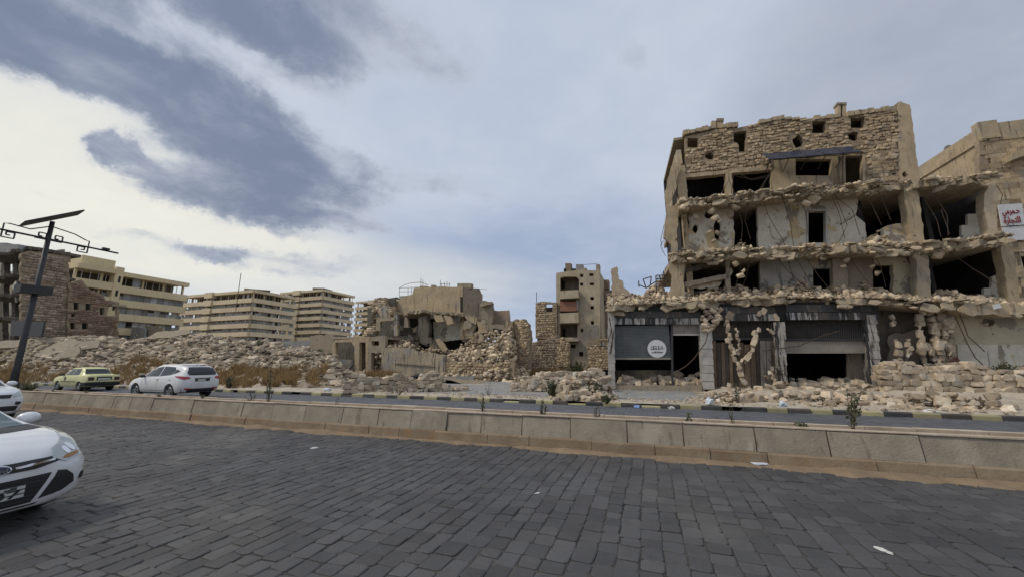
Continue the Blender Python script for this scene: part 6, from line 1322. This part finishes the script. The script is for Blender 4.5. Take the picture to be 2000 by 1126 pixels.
for u in (1345, 1370, 1400, 1425, 1445, 1460, 1490, 1640, 1720, 1755):
    q = MR.px(u, 575, .9); w_ = MR.w(q[0], 1.0, 0); sp.append((w_[0], w_[1], zat(T1, q[0])+.35, .5, .25, 140))
grass('ledge_grass', 'wisps of dry grass among the debris on the first floor slab', sp, hmin=.12, hmax=.4)
def plant(name, label, loc, h, n, spread, leafy=.5, m=None, leaf=.05, cat='plant', grp=None, lean=.0):
    root = empty(name, loc, label, cat, grp); st = MB(); lf = MB(); c = Vector(loc)
    for i in range(n):
        a = random.uniform(0, 6.3); hh = h*random.uniform(.55, 1.05); tip = c+Vector((math.cos(a)*spread*random.random()+lean*hh, math.sin(a)*spread*random.random(), hh)); b = c+Vector((random.uniform(-.04, .04), random.uniform(-.04, .04), -.04)); mid = b.lerp(tip, .5)+Vector((random.uniform(-.06, .06), random.uniform(-.06, .06), 0))
        st.tube([b, mid, tip], .008, 4, .003)
        for k in range(int(26*leafy*random.uniform(.7, 1.3))):
            t = random.uniform(.25, 1); p = (b.lerp(mid, t*2) if t < .5 else mid.lerp(tip, t*2-1)); d = Vector((random.gauss(0, 1), random.gauss(0, 1), random.gauss(.6, .7))).normalized(); s_ = leaf*random.uniform(.6, 1.5); w_ = d.cross(Vector((random.random(), random.random(), 1))).normalized()*s_*.22
            lf.add([p, p+d*s_*.5+w_, p+d*s_, p+d*s_*.5-w_], [(0, 1, 2, 3)])
    st.build('stems', M_TWIG, root)['kind'] = 'stuff'
    if lf.v: lf.build('leaves', m or M_LEAF, root)['kind'] = 'stuff'
def mp(u, v_): # point on the soil of the median under a pixel
    d = ray(u, v_); k = (YB0+.55)/d[1]; return (d[0]*k, YB0+.55, .54)
plant('median_weed', 'tall wispy green weed in the trough before the shop bays with black grilles', mp(1665, 830), .74, 8, .22, .9, None, .07, lean=.12)
plant('median_weed', 'thin bare double stem in the trough beside a stalked twig', mp(942, 800), .5, 5, .08, .8, None, .05); plant('median_weed', 'upright wiry weed in the trough before the small stone heap', mp(1060, 806), .42, 6, .08, .8, None, .05)
plant('median_weed', 'dry twiggy weed in the trough below the white shop pier', mp(1168, 812), .4, 6, .1, .2, None, .05); plant('median_weed', 'bare curved twigs in the trough before the burnt door bay', mp(1434, 825), .42, 5, .14, .15, None, .05)
plant('median_weed', 'small bright green sprig in the trough', mp(1562, 832), .16, 5, .08, 1.0, None, .06); plant('median_weed', 'short green sprig in the trough before the grey shutter', mp(1345, 815), .22, 4, .08, 1.0, None, .05)
plant('median_weed', 'tall feathery weed in the trough before the dry grass', mp(525, 778), 1.1, 9, .26, .7, None, .06); plant('median_weed', 'low twisted weed in the trough beside the feathery one', mp(488, 776), .35, 6, .2, .5, None, .05)
plant('median_weed', 'single thin stalk in the trough before the low round stone wall', mp(657, 786), .4, 3, .05, .2, None, .05); plant('median_weed', 'dense low green bush in the trough beside the street lamp', mp(52, 758), .32, 26, .45, 1.6, None, .07)
for u, nm in ((105, 'sparse'), (170, 'wilted'), (310, 'spindly'), (395, 'stubby')): plant('median_weed', nm+' little weed in the trough in front of the far road cars', mp(u, 766), .22, 4, .12, .6, None, .05)
plant('pavement_bush', 'dark green bush growing at the foot of the small stone heap', G(1078, 776, .16), .75, 34, .4, 1.5, None, .09, 'bush'); plant('pavement_bush', 'dark green bush growing on the right flank of the small stone heap', G(1163, 779, .16), .7, 34, .35, 1.5, None, .09, 'bush')
plant('pavement_bush', 'low dark shrub spreading beside the kerb near the grey shutter', G(1185, 786, .16), .3, 22, .4, 1.4, None, .08, 'bush'); plant('pavement_bush', 'dusty green shrub by the white dado wall', MR.w(xa(1965, 735, -.5), -.5, .8), .9, 40, .5, 1.4, None, .1, 'bush')
plant('pavement_bush', 'straggly green weed rising from the stones before the burnt doors', G(1440, 788, .16), .95, 8, .25, .8, None, .06, 'bush'); plant('pavement_bush', 'grey green bush behind the tail of the white utility car', G(447, 757, .16), .8, 26, .4, 1.0, None, .08, 'bush')
plant('dry_bush', 'bare grey bush beside the low round stone wall', G(780, 770, .16), .6, 14, .45, .1, None, .05, 'bush'); plant('dry_bush', 'bare stalks standing where the kerb is dusty', G(955, 772, .16), .85, 9, .35, .05, None, .05, 'bush'); plant('dry_bush', 'dark shrub against the foot of the tan tower', TW.w(TW.px(1130, 715, -2.2)[0], -2.2, .2), 1.6, 40, 1.2, 1.6, None, .16, 'bush')
pc = hit(507, 676); pz = mound_z(pc.x, pc.y)
pr = empty('palm_shrub', (pc.x, pc.y, pz), 'young fan palm standing on the crest of the rubble mound', 'palm'); mb = MB()
for i in range(26):
    a = random.uniform(0, 6.3); el = random.uniform(.2, 1.3); L = random.uniform(.9, 1.5); P = [Vector((pc.x, pc.y, pz-.1)) + Vector((math.cos(a)*math.cos(el)*L*t, math.sin(a)*math.cos(el)*L*t, L*t*math.sin(el)-.45*t*t)) for t in (0, .35, .7, 1)]; s_ = Vector((-math.sin(a), math.cos(a), 0))
    mb.add([P[0], P[1]-s_*.07, P[1]+s_*.07, P[2]-s_*.09, P[2]+s_*.09, P[3]], [(0, 1, 2), (1, 3, 4, 2), (3, 5, 4)])
mb.build('fronds', M_LEAF, pr)['kind'] = 'stuff'
MB().tube([(pc.x, pc.y, pz-.3), (pc.x, pc.y, pz+.2)], .12, 7).build('trunk', M_TWIG, pr)
for u, r_, lab in ((540, 1.6, 'pale green bush at the right foot of the mound crest'), (600, 2.2, 'wide green bush before the long low grey wall'), (640, 1.5, 'green shrub beside the tan wall stub')):
    p = G(u, 742, .3)*1.45; plant('green_bush', lab, (p.x, p.y, max(.2, mound_z(p.x, p.y))), 1.1, 40, r_, 1.3, None, .2, 'bush')

# ------------------------------------------------------------------ litter
def crumple(name, label, loc, sx, sy, sz, m, cat='litter', n=3, grp=None):
    bm = bmesh.new(); bmesh.ops.create_icosphere(bm, subdivisions=2, radius=.5); rr = random.Random(hash(label) % 1000)
    for q in bm.verts: q.co *= rr.uniform(.6, 1.15); q.co = Vector((q.co.x*sx, q.co.y*sy, max(-.18, q.co.z)*sz))
    me = bpy.data.meshes.new(name); bm.to_mesh(me); bm.free(); o = link(name, me, m); o.location = (loc[0], loc[1], loc[2]+sz*.16); o.rotation_euler = (0, 0, rr.uniform(0, 3)); tag(o, label, cat, grp)
crumple('paper_scrap', 'flat white scrap lying alone on the dark setts', G(1726, 1075, .0), .17, .06, .03, M_PAPER); crumple('plastic_bag', 'blue and white plastic wrapper on the dirt at the median foot', G(1482, 906, .02), .32, .14, .06, M_BAGW)
crumple('paper_scrap', 'dirty paper scrap on the dirt at the median foot', G(1692, 919, .02), .2, .12, .04, M_PAPER); crumple('paper_scrap', 'tiny white scrap on the cobbles near the median', G(614, 874, .0), .16, .1, .03, M_PAPER); crumple('paper_scrap', 'small pale smear of paper on the middle setts', G(1049, 962, .0), .12, .05, .015, M_PAPER)
crumple('plastic_bag', 'bright blue plastic bag by the kerb', G(1244, 795, .0), .5, .25, .16, M_BAGB); crumple('plastic_bag', 'white plastic bag on the road against the kerb', G(1310, 797, .0), .4, .25, .14, M_PAPER); crumple('plastic_bag', 'pale blue crumpled bag on the dust behind the kerb', G(1386, 787, .2), .55, .35, .4, M_BAGW)
crumple('plastic_bag', 'grey white bag caught among the kerbside stones', G(1530, 793, .25), .35, .25, .3, M_BAGW); crumple('plastic_bag', 'white bag lying on the kerb before the stacked wall', G(1818, 803, .15), .45, .25, .14, M_PAPER); crumple('plastic_bag', 'yellow white wrapper on the far road edge', G(598, 769, .0), .8, .35, .12, M_PAPER)
crumple('plastic_bag', 'white bag in the dry grass near the utility car', G(457, 752, .2)*1.06, .9, .5, .45, M_PAPER); crumple('plastic_bag', 'silvery bag on the rubble before the low round wall', G(640, 762, .2), .6, .4, .3, M_BAGW); crumple('plastic_bag', 'white bag on the mound by the brick annex', hit(183, 676), 1.2, .8, .7, M_PAPER)
tag(fbox(MR, [(1944, 603), (1941, 594), (1952, 592), (1957, 600)], -.5, .1).build('broken_sheet', M_WHITE), 'bright white broken panel lying on the debris of the low right ledge', 'panel')
